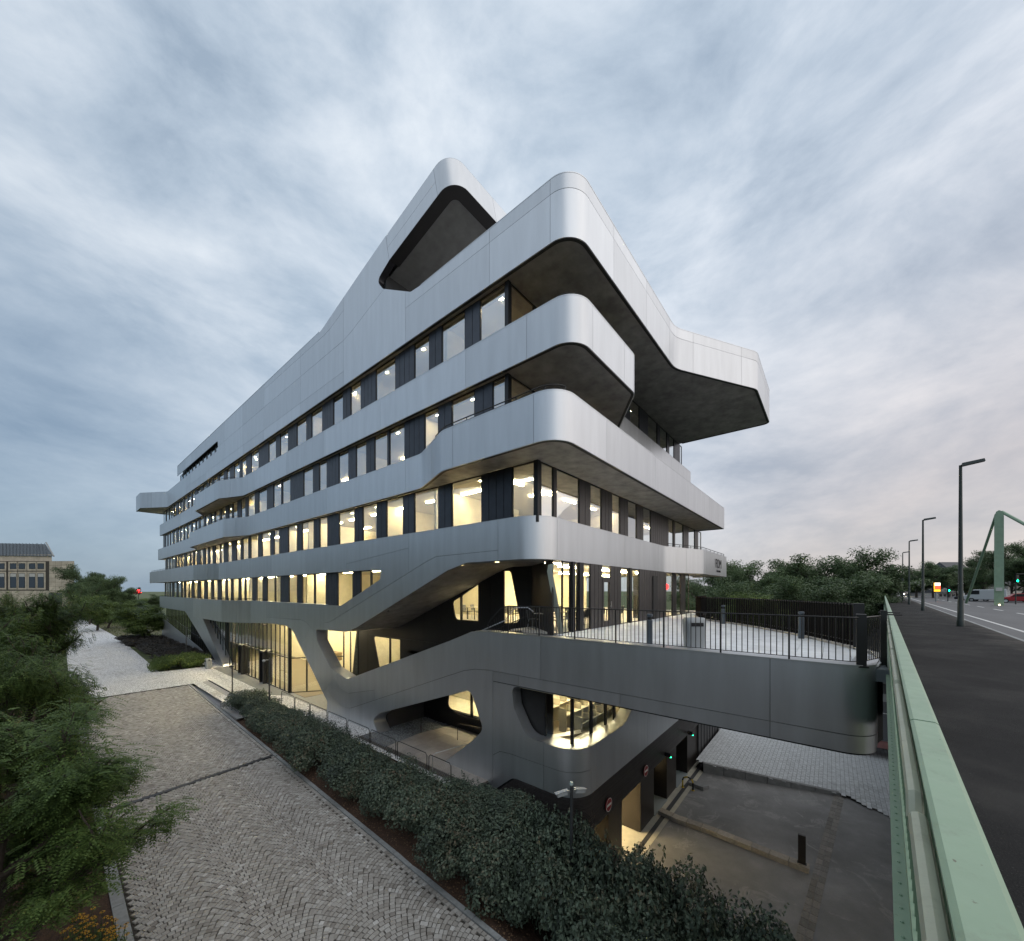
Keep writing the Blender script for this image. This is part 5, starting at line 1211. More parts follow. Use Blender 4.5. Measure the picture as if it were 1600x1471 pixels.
# ---------------------------------------------------------------- foliage
def leaf_mat(name, c1, c2, c3=None, rough=.55, vs_=1.2, tr=.25, objvar=.15):
    m = bpy.data.materials.new(name); m.use_nodes = True; t = m.node_tree; b = t.nodes['Principled BSDF']
    b.inputs['Roughness'].default_value = rough; b.inputs['Specular IOR Level'].default_value = .35
    tc = N(t, 'ShaderNodeTexCoord'); oi = N(t, 'ShaderNodeObjectInfo'); n = N(t, 'ShaderNodeTexNoise', Scale=vs_, Detail=3.0)
    ad = N(t, 'ShaderNodeVectorMath', operation='ADD'); L(t, tc.outputs['Object'], ad.inputs[0]); L(t, oi.outputs['Location'], ad.inputs[1]); L(t, ad.outputs[0], n.inputs['Vector'])
    w = N(t, 'ShaderNodeTexWhiteNoise'); w.noise_dimensions = '3D'; sn = N(t, 'ShaderNodeVectorMath', operation='SNAP'); L(t, tc.outputs['Object'], sn.inputs[0]); sn.inputs[1].default_value = (.09, .09, .09); L(t, sn.outputs[0], w.inputs[0])
    f = mathn(t, 'MULTIPLY_ADD', w.outputs[0], .45, mathn(t, 'MULTIPLY_ADD', n.outputs[0], .9, -.22), clamp=True)
    st = [(.15, c1), (.6, c2)] + ([(.93, c3)] if c3 else [])
    c = ramp(t, f, st); vm = N(t, 'ShaderNodeVectorMath', operation='SCALE'); L(t, c, vm.inputs[0]); L(t, mathn(t, 'MULTIPLY_ADD', oi.outputs['Random'], objvar * 2, 1 - objvar), vm.inputs['Scale'])
    L(t, vm.outputs[0], b.inputs['Base Color'])
    if tr:
        tl = N(t, 'ShaderNodeBsdfTranslucent'); L(t, vm.outputs[0], tl.inputs[0]); ms = N(t, 'ShaderNodeMixShader', Fac=tr)
        L(t, b.outputs[0], ms.inputs[1]); L(t, tl.outputs[0], ms.inputs[2]); L(t, ms.outputs[0], t.nodes['Material Output'].inputs[0])
    MATS[name] = m; return m
def quads_mesh(name, Q, m):
    """Q: (n,4,3) numpy array of leaf quads"""
    n = len(Q); me = bpy.data.meshes.new(name); me.vertices.add(4 * n); me.loops.add(4 * n); me.polygons.add(n)
    me.vertices.foreach_set('co', np.ascontiguousarray(Q, dtype=np.float32).ravel()); me.loops.foreach_set('vertex_index', np.arange(4 * n, dtype=np.int32))
    me.polygons.foreach_set('loop_start', np.arange(0, 4 * n, 4, dtype=np.int32)); me.polygons.foreach_set('loop_total', np.full(n, 4, dtype=np.int32))
    me.materials.append(m); me.update(); me.validate(); return me
def leaves(C, size, rng, up=.5, asp=.6, Nrm=None):
    """leaf quads (diamonds) at centres C with random orientation biased upward / along Nrm"""
    n = len(C); nr = rng.normal(size=(n, 3)); nr[:, 2] += up * 2
    if Nrm is not None: nr += Nrm * 1.3
    nr /= np.linalg.norm(nr, axis=1)[:, None]
    t = np.cross(nr, rng.normal(size=(n, 3))); t /= np.linalg.norm(t, axis=1)[:, None]; b = np.cross(nr, t)
    s = (size * rng.uniform(.65, 1.3, n))[:, None]
    return np.stack([C - t * s, C - b * s * asp + t * s * .1 + nr * s * .12, C + t * s, C + b * s * asp + t * s * .1 + nr * s * .12], axis=1)
M_BARK = mat('bark', (.055, .045, .036), .9, var=.3, vscale=9, bump=.6, bscale=25)
M_HEDGE = leaf_mat('hedge_leaf', (.040, .055, .044), (.105, .145, .098), (.19, .11, .075), vs_=.9, tr=.1)
M_LEAF = leaf_mat('tree_leaf', (.042, .072, .034), (.11, .165, .07), vs_=.45)
M_LEAF2 = leaf_mat('tree_leaf_light', (.05, .085, .022), (.13, .19, .05), vs_=.5)
M_LOC = leaf_mat('locust_leaf', (.035, .065, .018), (.095, .155, .040), (.17, .20, .055), vs_=.55, tr=.3)
def shrub_mesh(seed, n, rx, ry, h, size, m, lumps=9):
    rng = np.random.default_rng(seed); Cs = []; Ns = []
    lc = np.stack([rng.uniform(-.62, .62, lumps) * rx, rng.uniform(-.62, .62, lumps) * ry, rng.uniform(.30, .78, lumps) * h], 1); lr = rng.uniform(.32, .52, lumps)
    for k in range(lumps):
        q = rng.normal(size=(n // lumps, 3)); q /= np.linalg.norm(q, axis=1)[:, None]
        rad = lr[k] * (1 - .45 * rng.random(len(q)) ** 2) * (1 + .25 * rng.random(len(q)) ** 6)
        C = lc[k] + q * rad[:, None] * np.array([rx, ry, h * .72]) * 1.05; ok = C[:, 2] > .03; Cs.append(C[ok]); Ns.append(q[ok])
    for k in range(26):                                          # loose shoots that break the outline
        a = rng.uniform(0, 6.28); r0 = rng.uniform(.2, .85); p = np.array([math.cos(a) * rx * r0, math.sin(a) * ry * r0, h * rng.uniform(.55, .85)])
        d = np.array([math.cos(a) * .5, math.sin(a) * .5, 1.0]) + rng.normal(size=3) * .25; d /= np.linalg.norm(d); l = rng.uniform(.2, .5)
        C = p + d * np.linspace(0, l, 22)[:, None] + rng.normal(size=(22, 3)) * .035; Cs.append(C); Ns.append(np.tile(d, (22, 1)))
    C = np.concatenate(Cs); return quads_mesh('foliage', leaves(C, size, rng, .35, .62, np.concatenate(Ns)), m)
def stems_mesh(seed, rx, ry, h, k=7):
    r = random.Random(seed); mb = MB()
    for i in range(k):
        a = r.uniform(0, 6.28); q = r.uniform(.1, .6); mb.tube([(.12 * math.cos(a), .12 * math.sin(a), -.15), (rx * q * .6 * math.cos(a), ry * q * .6 * math.sin(a), h * .4), (rx * q * math.cos(a + .3), ry * q * math.sin(a + .3), h * .8)], .022, 5, .008)
    o = mb.build('stems', M_BARK, None); me = o.data; bpy.data.objects.remove(o); return me
def plant(name, loc, parts, label, cat, group, rz=0, sc=1.0):
    t = thing(name, loc, label, cat, group); t.rotation_euler = (0, 0, rz); t.scale = (sc,) * 3 if isinstance(sc, (int, float)) else sc
    for nm, me in parts: o = bpy.data.objects.new(nm, me); COL.objects.link(o); o.parent = t
    return t
SH = [(shrub_mesh(s, 7200, 1.15, 1.15, 1.35, .042, M_HEDGE), stems_mesh(s, 1.1, 1.1, 1.3)) for s in (1, 2, 3)]
rh = random.Random(5); rows = []
for k in range(18):
    y = 32.3 - k * 1.42
    rows += [(8.78 + rh.uniform(-.1, .1), y + rh.uniform(-.25, .25), 1.12), (9.72 + rh.uniform(-.12, .1), y + .6 + rh.uniform(-.25, .25), .84)]
for x, y, s_ in rows:
    k = rh.randrange(3); zb = zbed(x, y)
    plant('hedge_shrub', (x, y, zb - .08), [('foliage', SH[k][0]), ('stems', SH[k][1])], 'dark green small-leaved shrub in the dense hedge between the kerb and the mesh railing', 'shrub', 'hedge shrubs beside the cobbled path', rh.uniform(0, 6.28), s_ * rh.uniform(.88, 1.08) * (1.0 if y < 26 else .9))
for x, y, zt, s_ in ((10.5, 11.0, -5.85, 1.1), (10.9, 9.6, -6.0, 1.15), (9.9, 9.0, -6.1, 1.2), (11.0, 8.4, -6.15, 1.1), (9.3, 7.5, -6.4, 1.2), (10.5, 7.3, -6.25, 1.25), (11.2, 6.6, -6.45, 1.15), (9.6, 6.0, -6.6, 1.3), (11.0, 5.4, -6.55, 1.3), (9.0, 4.7, -6.8, 1.3), (10.4, 4.1, -6.7, 1.35), (11.6, 4.0, -6.8, 1.25), (9.5, 3.0, -6.9, 1.35), (11.0, 2.8, -6.8, 1.35), (10.2, 1.6, -7.0, 1.35), (11.6, 1.5, -7.1, 1.25), (9.2, 1.3, -7.6, 1.3), (10.6, .4, -7.7, 1.3)):
    k = rh.randrange(3); zb = zbed(x, y); hh = zt - zb
    plant('hedge_shrub', (x, y, zb - .05), [('foliage', SH[k][0]), ('stems', SH[k][1])], 'tall dark shrub growing beside the garage driveway below the hedge', 'shrub', 'tall shrubs beside the driveway', rh.uniform(0, 6.28), (s_ * .95, s_ * .95, hh / 1.25))
# far hedges by the plaza
SH2 = shrub_mesh(9, 5200, 1.1, 1.1, 1.0, .055, leaf_mat('far_hedge_leaf', (.018, .016, .014), (.038, .034, .026), (.07, .04, .03), vs_=.8, tr=.1)), stems_mesh(9, 1, 1, .9)
SH3 = shrub_mesh(10, 5200, 1.1, 1.1, 1.15, .055, M_LEAF2), stems_mesh(10, 1, 1, 1)
for k in range(26):
    y = 57 + (k % 9) * 3.7; x = 8.9 + (k // 9) * 1.35; plant('hedge_shrub', (x + rh.uniform(-.2, .2), y, -6.5), [('foliage', SH2[0]), ('stems', SH2[1])], 'low brownish shrub in the clipped hedge beside the pale path', 'shrub', 'brown clipped hedge shrubs', rh.uniform(0, 6), (1.25, 1.9, .95))
for k in range(6):
    x = 7.9 + (k % 3) * 1.25; y = 52.6 + (k // 3) * 2.2; plant('hedge_shrub', (x, y, -6.5), [('foliage', SH3[0]), ('stems', SH3[1])], 'bright green shrub at the plaza end of the clipped hedge', 'shrub', 'green shrubs at the plaza corner', rh.uniform(0, 6), 1.05)
# --- trees
def grow(seed, h, spread, levels=3, nb=7, lean=0.0, first=.35, up=.35):
    r = random.Random(seed); mb = MB(); tips = []
    def limb(p, d, l, rad, lev):
        pts = [p]; q = p.copy(); dd = d.copy(); n = 4
        for i in range(n):
            dd = (dd + Vector((r.gauss(0, .12), r.gauss(0, .12), r.gauss(0, .08) + (.04 if lev else 0)))).normalized(); q = q + dd * (l / n); pts.append(q.copy())
            if lev > 0: tips.append((q.copy(), dd.copy(), lev))
        mb.tube(pts, rad, 6 if lev else 9, rad * .45)
        if lev < levels:
            k = nb if lev == 0 else 4
            for i in range(k):
                f = first + (1 - first) * (i + r.random()) / k if lev == 0 else .35 + .6 * r.random()
                j = min(n - 1, int(f * n)); bp = pts[j].lerp(pts[j + 1], f * n - j); a = i * 2.4 + r.uniform(-.4, .4) if lev == 0 else r.uniform(0, 6.28)
                side = Vector((math.cos(a), math.sin(a), 0)); nd = (dd * (.25 if lev == 0 else .7) + side * (1.0 if lev == 0 else .75) + Vector((0, 0, up if lev == 0 else .1))).normalized()
                limb(bp, nd, (spread if lev == 0 else l * .58) * r.uniform(.75, 1.15), rad * (.48 if lev == 0 else .55), lev + 1)
    limb(Vector((0, 0, -.2)), Vector((lean, 0, 1)).normalized(), h, .035 * h ** .9 + .03, 0)
    o = mb.build('trunk', M_BARK, None); me = o.data; bpy.data.objects.remove(o); return me, tips
def crown_mesh(seed, tips, per, rad, size, m, up=.5):
    rng = np.random.default_rng(seed); Cs = []; Ns = []
    for p, d, lev in tips:
        if lev < 2 and rng.random() < .5: continue
        q = rng.normal(size=(per, 3)); l = np.linalg.norm(q, axis=1)[:, None]; q /= l
        rr = rad * rng.uniform(.6, 1.25) * rng.random((per, 1)) ** .45; Cs.append(np.array(p) + q * rr * np.array([1, 1, .62])); Ns.append(q)
    return quads_mesh('crown', leaves(np.concatenate(Cs), size, rng, up, .65, np.concatenate(Ns)), m)
def frond_mesh(seed, tips, per, spread, m, ll=.30, pairs=6):
    """feathery pinnate leaves, one quad per leaflet"""
    rng = np.random.default_rng(seed); Q = []
    for p, d, lev in tips:
        if lev < 2: continue
        for k in range(per):
            o = np.array(p) + rng.normal(size=3) * spread * np.array([1, 1, .5]); a = rng.uniform(0, 6.28)
            ax = np.array([math.cos(a) + d.x, math.sin(a) + d.y, rng.uniform(-.45, .25)]); ax /= np.linalg.norm(ax)
            sd = np.cross(ax, [0, 0, 1.0]); sd /= np.linalg.norm(sd); un = np.cross(sd, ax); un = un + rng.normal(size=3) * .15
            t = np.repeat(np.linspace(.12, 1, pairs), 2); sg = np.tile([1, -1], pairs)[:, None]; L0 = ll * rng.uniform(.7, 1.2)
            base = o + ax * (t * L0)[:, None] - np.array([0, 0, 1]) * (t ** 2 * L0 * .25)[:, None]
            ld = sd * sg * .9 + ax * .45 - un * .15; ln = .078 * (1.1 - .5 * np.abs(t - .5))[:, None]; wd = ax * .019
            Q.append(np.stack([base, base + ld * ln * .5 - wd, base + ld * ln, base + ld * ln * .5 + wd], 1))
    return quads_mesh('crown', np.concatenate(Q), m)
LT = []
for sd in (31, 32, 33):
    tr, tp = grow(sd, 5.2, 2.1, 3, 10, .0, .30, .25); LT.append((tr, frond_mesh(sd, tp, 15, .22, M_LOC)))
def ldims(me):
    a = np.empty(len(me.vertices) * 3, dtype=np.float32); me.vertices.foreach_get('co', a); a = a.reshape(-1, 3); return float(np.percentile(a[:, 2], 99.7)), float(np.percentile(np.hypot(a[:, 0], a[:, 1]), 97))
LH = [ldims(t[1]) for t in LT]
loc_trees = [(-.85, 12.2, -.7, 2.5, 0, .6), (-2.9, 16.6, .6, 2.7, 1, 2.0), (-.75, 18.6, .6, 2.4, 2, 1.1), (-.8, 25.0, 1.5, 2.3, 0, 4.0), (-3.4, 22.5, 1.7, 2.8, 1, 5.2), (-.9, 33.0, 1.7, 2.2, 2, 3.1), (-4.2, 30.5, 2.0, 2.9, 0, 2.4), (-2.6, 9.0, -1.4, 2.4, 1, 3.6), (-1.2, 41, 1.4, 2.0, 1, 1.9), (-4.6, 40, 1.5, 2.8, 2, .3)]
for x, y, zt, rad, k, a in loc_trees:
    zb = zpath(min(y, 43)) - .05
    lb = {12.2: 'feathery locust tree with branches hanging over the cobbled path above the yellow coneflowers', 18.6: 'feathery locust tree reaching over the path kerb just before the slot drain', 25.0: 'feathery locust tree beside the path just beyond the slot drain', 22.5: 'feathery locust tree around the warm lit lantern and round blue sign', 33.0: 'feathery locust tree beside the seam between cobbles and pale plaza', 41: 'feathery locust tree at the start of the pale mosaic path'}.get(y, 'feathery green locust tree in the back row away from the cobbled path')
    plant('locust_tree', (x, y, zb), [('crown', LT[k][1]), ('trunk', LT[k][0])], lb, 'tree', 'locust trees along the cobbled path', a, (rad / LH[k][1], rad / LH[k][1], (zt - zb) / LH[k][0]))
BT = []
for sd, h, sp, m, nb in ((41, 8.5, 4.0, M_LEAF, 10), (42, 9.5, 4.6, M_LEAF, 11), (43, 7.0, 3.2, M_LEAF2, 9)):
    tr, tp = grow(sd, h, sp, 2, nb, 0, .25, .55); BT.append((tr, crown_mesh(sd, tp, 190, 1.25, .105, m)))
def dims(me):
    a = np.empty(len(me.vertices) * 3, dtype=np.float32); me.vertices.foreach_get('co', a); a = a.reshape(-1, 3); return float(np.percentile(a[:, 2], 99.6)), float(np.percentile(np.hypot(a[:, 0], a[:, 1]), 96))
BH = [dims(b[1]) for b in BT]
def bg_tree(u, vtop, d, k, label, group, zb=None, wide=1.0, zmin=None):
    x, y, zt = at_depth(u, vtop, d); hh = BH[k][0]; zb = zb if zb is not None else zt - hh; s_ = (zt - zb) / hh
    return plant('broadleaf_tree', (x, y, zb), [('crown', BT[k][1]), ('trunk', BT[k][0])], label, 'tree', group, RND.uniform(0, 6.28), (4.6 * max(.8, s_) * wide / BH[k][1],) * 2 + (s_,))
rb_ = random.Random(8); la = 'dark green broadleaf tree in the dense belt behind the terrace fence'
for i, (u, v, d) in enumerate(((1095, 905, 62), (1120, 893, 66), (1150, 884, 70), (1185, 880, 66), (1220, 877, 72), (1255, 879, 64), (1290, 872, 60), (1312, 866, 62), (1338, 872, 60), (1105, 915, 52), (1165, 903, 54), (1235, 905, 50), (1300, 900, 50), (1330, 902, 54), (1270, 912, 46), (1200, 915, 48), (1140, 914, 58))):
    bg_tree(u, v, d, i % 2, la, 'tree belt behind the terrace', -7.8 if i < 9 else -8.2, 1.1)
bg_tree(1152, 929, 44, 2, 'small bright yellow-green tree just above the terrace fence', None, -5.2, 1.0)
rl_ = 'street tree with a dark full crown in front of the houses past the bridge'
for i, (u, v, d) in enumerate(((1408, 890, 110), (1432, 886, 96), (1458, 880, 92), (1482, 884, 100), (1510, 893, 96), (1538, 868, 80), (1580, 850, 66), (1602, 856, 60), (1625, 850, 62), (1420, 905, 120), (1495, 905, 110))):
    bg_tree(u, v, d, (i + 1) % 2, rl_, 'street trees past the bridge', -.15, 1.05)
ll_ = 'dark broadleaf tree beside the stone building'
for i, (u, v, d, k) in enumerate(((132, 886, 106, 0), (142, 892, 100, 1), (150, 900, 98, 0), (165, 902, 96, 1), (180, 904, 100, 0), (192, 914, 104, 1), (140, 905, 92, 1))):
    bg_tree(u, v, d, k, ll_, 'trees beside the stone building', -6.6, .85)
for i in range(13):                                              # trees across the path, mirrored in the lower glass
    k = i % 2; plant('broadleaf_tree', (-24 - rb_.uniform(0, 5), 14 + i * 8.5, zpath(min(43, 14 + i * 8.5))), [('crown', BT[k][1]), ('trunk', BT[k][0])], 'tall dark tree on the far side of the locust row, mirrored in the lobby glass', 'tree', 'trees mirrored in the glass', rb_.uniform(0, 6), (1.35, 1.35, 1.45))
for u, v, d, k, lb in ((152, 930, 78, 2, 'bright green spreading tree on the lawn in front of the dark trees'), (168, 938, 84, 2, 'smaller bright green tree on the lawn behind the pale path'), (240, 948, 62, 2, 'slim young tree on the lawn near the far end of the office building'), (205, 940, 110, 0, 'grey-green bushy tree at the far side of the lawn'), (222, 936, 120, 2, 'pale bushy tree at the far side of the lawn near the road'), (238, 930, 130, 0, 'dark round tree beside the distant road')):
    bg_tree(u, v, d, k, lb, None, -6.6, 1.1)
for k in range(7):
    x, y, z = at_depth(110 + k * 20, 950, 112 - k * 2); plant('hedge_shrub', (x, y, -6.6), [('foliage', SH[k % 3][0]), ('stems', SH[k % 3][1])], 'rounded dark bush at the far edge of the lawn', 'bush', 'bushes at the far edge of the lawn', k, (3.2, 3.2, 2.6))
# grass tufts on the lawn near the plaza
rg = np.random.default_rng(4); C = np.stack([rg.uniform(6.9, 30, 9000), rg.uniform(88, 165, 9000), np.full(9000, -6.55)], 1)
tag(link(bpy.data.objects.new('meadow_grass', quads_mesh('meadow_grass', leaves(C, .16, rg, -.2, .3), leaf_mat('meadow_leaf', (.05, .07, .02), (.13, .15, .05), tr=.2)))), 'rough green meadow grass beyond the pale path', 'grass', kind='stuff')
# ---------------------------------------------------------------- old stone building at the far left
M_STONE = mat('pale_limestone', (.46, .405, .32), .85, var=.16, vscale=.8, objvar=.14)
sb = thing('stone_building', at_depth(60, 975, 112), 'pale limestone building with a dark standing-seam metal roof', 'building')
SD = 112.0
def sp(u, v, o=0.0):                                              # point on the stone facade (plane square to the view at depth SD)
    return at_depth(u, v, SD - o)
def spanel(u0, v0, u1, v1, o0, o1, name, m, parent):
    mb = MB(); c = [(u0, v1), (u1, v1), (u1, v0), (u0, v0)]
    return mb.add([sp(u, v, o0) for u, v in c] + [sp(u, v, o1) for u, v in c], [(0, 1, 2, 3)[::-1], (4, 5, 6, 7), (0, 1, 5, 4), (1, 2, 6, 5), (2, 3, 7, 6), (3, 0, 4, 7)]).build(name, m, parent)
wall = spanel(-80, 877, 116, 985, -14, 0, 'wall', M_MORTAR, sb)
cols = [-80 + 9.8 * k for k in range(21)]; rws = [877 + 6.6 * k for k in range(12)]
wins = [(x0, x0 + 10.2, y0, y1) for x0 in (-35, -20, -3, 15.5, 29, 45, 58.5) for y0, y1 in ((880.5, 889.5), (896, 919))]
for i in range(len(cols) - 1):
    for j in range(len(rws) - 1):
        u0, u1, v0, v1 = cols[i], min(cols[i + 1], 116), rws[j], rws[j + 1]
        if u1 < -8 and j > 0: continue
        if any(u0 + .5 < w[1] and u1 - .5 > w[0] and v0 + .5 < w[3] and v1 - .5 > w[2] for w in wins): continue
        spanel(u0 + .12, v0 + .12, u1 - .12, v1 - .12, 0, .06, 'stone', M_STONE, wall)
for w in wins:
    f = spanel(w[0] - 2.5, w[2] - 2.5, w[1] + 2.5, w[3] + 2.5, .0, .05, 'window', M_STONE, sb)
    spanel(w[0], w[2], w[1], w[3], .0, .07, 'pane', M_FRAME, f); spanel(w[0] + .6, w[2] + .6, w[1] - .6, w[3] - .6, .07, .08, 'pane', glass('stone_glass', .12, (.3, .34, .36)), f)
    if w[3] - w[2] > 15: spanel(w[0] + .6, w[2] + .6, w[1] - .6, w[2] + 5.5, .08, .09, 'blind', mat('blind', (.45, .45, .43), .8), f)
spanel(-80, 867, 81, 877, -14, -1.5, 'attic_wall', M_STONE, sb)
mb = MB(); rf = [(-80, 867.5, -1.2), (83, 869.5, -1.2), (71, 850.5, -5), (-80, 847.5, -5)]; mb.add([sp(u, v, o) for u, v, o in rf] + [sp(u, v, o - 9) for u, v, o in rf], [(0, 1, 2, 3), (7, 6, 5, 4), (1, 5, 6, 2), (2, 6, 7, 3)])
ro = mb.build('roof', mat('zinc_roof', (.10, .115, .125), .45, metal=.5, var=.15), sb)
for k in range(26): u = -60 + k * 5.3; MB().tube([sp(u, 868, -1.1), sp(min(u - (3 if u > 60 else 0), 72), 849, -4.9)], .06, 4).build('seam', MATS['zinc_roof'], ro)
MB().tube([sp(72, 848, -4.6), sp(84, 869.5, -.9)], .18, 6).build('verge', M_KERB, ro)
spanel(76, 927, 97, 944, .0, .12, 'gate', mat('dark_gate', (.05, .06, .065), .6), sb)
# ---------------------------------------------------------------- houses past the bridge
def house(u0, u1, vb, ve, vr, d, label, wall_c, rows_, cols_, roofm=None):
    t = thing('house', at_depth((u0 + u1) / 2, vb, d), label, 'house', 'houses past the bridge')
    def hp(u, v, o=0.0): x, y, z = at_depth(u, v, d); return (x + BY * o, y + BX * o, z)
    def pn(a, b, c, e, o0, o1, nm, m, par):
        q = [(a, e), (b, e), (b, c), (a, c)]; return MB().add([hp(u, v, o0) for u, v in q] + [hp(u, v, o1) for u, v in q], [(0, 1, 2, 3), (7, 6, 5, 4), (0, 4, 5, 1), (1, 5, 6, 2), (2, 6, 7, 3), (3, 7, 4, 0)]).build(nm, m, par)
    pn(u0, u1, ve, vb, 0, 9, 'wall', wall_c, t)
    mb = MB(); q = [(u0 - 1, ve + .5, -.4), (u1 + 1, ve + .5, -.4), (u1 - 1.5, vr, 4.5), (u0 + 1.5, vr, 4.5)]; q2 = [(u0 - 1, ve + .5, 9.4), (u1 + 1, ve + .5, 9.4)]
    mb.add([hp(*p) for p in q] + [hp(*p) for p in q2], [(0, 1, 2, 3), (3, 2, 5, 4), (1, 5, 2), (0, 3, 4), (0, 4, 5, 1)]); r_ = mb.build('roof', roofm or mat('slate_roof', (.055, .057, .062), .6, var=.2), t)
    for i in range(rows_):
        for j in range(cols_):
            w = (u1 - u0) / cols_; h = (vb - ve) / rows_; a = u0 + w * (j + .25); c = ve + h * (i + .25)
            f = pn(a, a + w * .5, c, c + h * .55, -.12, .0, 'window', M_FRAME, t); pn(a + w * .06, a + w * .44, c + h * .05, c + h * .5, -.14, -.12, 'pane', glass('house_glass', .12, (.3, .34, .36)), f)
    for j in range(2): a = u0 + (u1 - u0) * (.3 + .35 * j); pn(a, a + 2.2, vr + (ve - vr) * .35, vr + (ve - vr) * .55, 1.7, 2.0, 'skylight', mat('skylight', (.5, .53, .55), .2), r_)
M_HW = mat('white_render', (.55, .53, .50), .8, var=.06); M_HW2 = mat('cream_render', (.42, .39, .34), .8, var=.06)
house(1490, 1523, 947, 895, 877, 125, 'white rendered house with a dark slate roof and skylights behind street trees', M_HW, 4, 4)
house(1466, 1500, 947, 926, 918, 112, 'low white house with tall windows beside the yellow and red sign', M_HW, 2, 5)
house(1412, 1430, 946, 912, 898, 150, 'grey terrace house at the end of the bridge road', M_HW2, 4, 3)
house(1575, 1640, 947, 915, 900, 118, 'cream house partly hidden behind the pylon trees', M_HW2, 3, 5)
house(1385, 1405, 944, 905, 893, 190, 'distant house with a shiny dark roof above the bridge railing', M_HW2, 3, 3)
# ---------------------------------------------------------------- signs, signals, vehicles on the road
def at0(u, d): x, y, _ = at_depth(u, 940, d); return x, y
def facing(): return math.atan2(-BX, -BY) + math.pi / 2
RZF = facing()                                                    # local x = camera left/right, local -y faces the camera
def loc_build(t, mb, name, m, smooth=False):
    o = mb.build(name, m, None, smooth); o.parent = t; return o
x, y = at0(1463, 62); t = thing('price_sign', (x, y, -.15), 'upright lit sign in yellow, white and red beside the road', 'sign'); t.rotation_euler = (0, 0, RZF)
loc_build(t, MB().box(-.12, .12, -.08, .08, 0, 1.7), 'pole', M_KERB)
loc_build(t, MB().box(-.56, .56, -.12, .12, 1.6, 3.1), 'cabinet', M_FRAME)
loc_build(t, MB().box(-.38, .5, -.14, -.12, 2.6, 3.05), 'white_panel', emit('sign_white_lit', (1, .9, .72), 1.3)); loc_build(t, MB().box(-.38, .5, -.14, -.12, 2.05, 2.56), 'red_panel', emit('sign_red_lit', (.9, .05, .02), 1.6)); loc_build(t, MB().box(-.5, .5, -.14, -.12, 1.65, 2.0), 'yellow_panel', emit('sign_yellow_lit', (1, .42, .02), 1.1)); loc_build(t, MB().box(-.52, -.4, -.14, -.12, 2.05, 3.05), 'yellow_edge', MATS['sign_yellow_lit'])
for i, (u, v, d, lb) in enumerate(((1481, 923, 64, 'traffic light showing green beside the yellow and red sign'), (1587, 908, 50, 'traffic light showing green on a mast beside the pylon'), (1419, 932, 92, 'distant traffic light showing green beside the street lamp'), (1434, 942, 100, 'small distant green signal low beside the road'))):
    x, y, z = at_depth(u, v, d); t = thing('traffic_light', (x, y, -.15), lb, 'traffic light', 'green traffic lights past the bridge'); t.rotation_euler = (0, 0, RZF); h = z + .15
    loc_build(t, MB().lathe([(.06, 0), (.05, h + .5)], n=8), 'pole', M_LPOLE); loc_build(t, MB().box(-.17, .17, -.2, -.02, h - .25, h + .75), 'housing', M_FRAME)
    for k, m in ((0, emit('signal_green', (.0, .85, .38), 9.0)), (1, M_RAIL), (2, M_RAIL)):
        mb = MB(); n = 12; mb.add([(.12 * math.cos(6.283 * q / n), -.21, h + .31 * k * .85 + .12 * math.sin(6.283 * q / n)) for q in range(n)], [tuple(range(n))]); loc_build(t, mb, 'lens', m)
    if i == 1: loc_build(t, MB().bar((0, 0, h + .9), (2.2, 0, h + .95), .08, .08), 'arm', M_LPOLE)
x, y, z = at_depth(1433, 911, 58); t = thing('road_sign', (x, y, -.1), 'blank grey back of an overhead road sign on a post', 'sign'); t.rotation_euler = (0, 0, RZF)
loc_build(t, MB().box(-1.25, 1.25, -.03, .03, z - .26, z + .26), 'panel', mat('sign_back', (.30, .32, .33), .5, metal=.4)); loc_build(t, MB().lathe([(.06, 0), (.06, z + .2)], (-1.1, .1, 0), n=8), 'post', M_LPOLE)
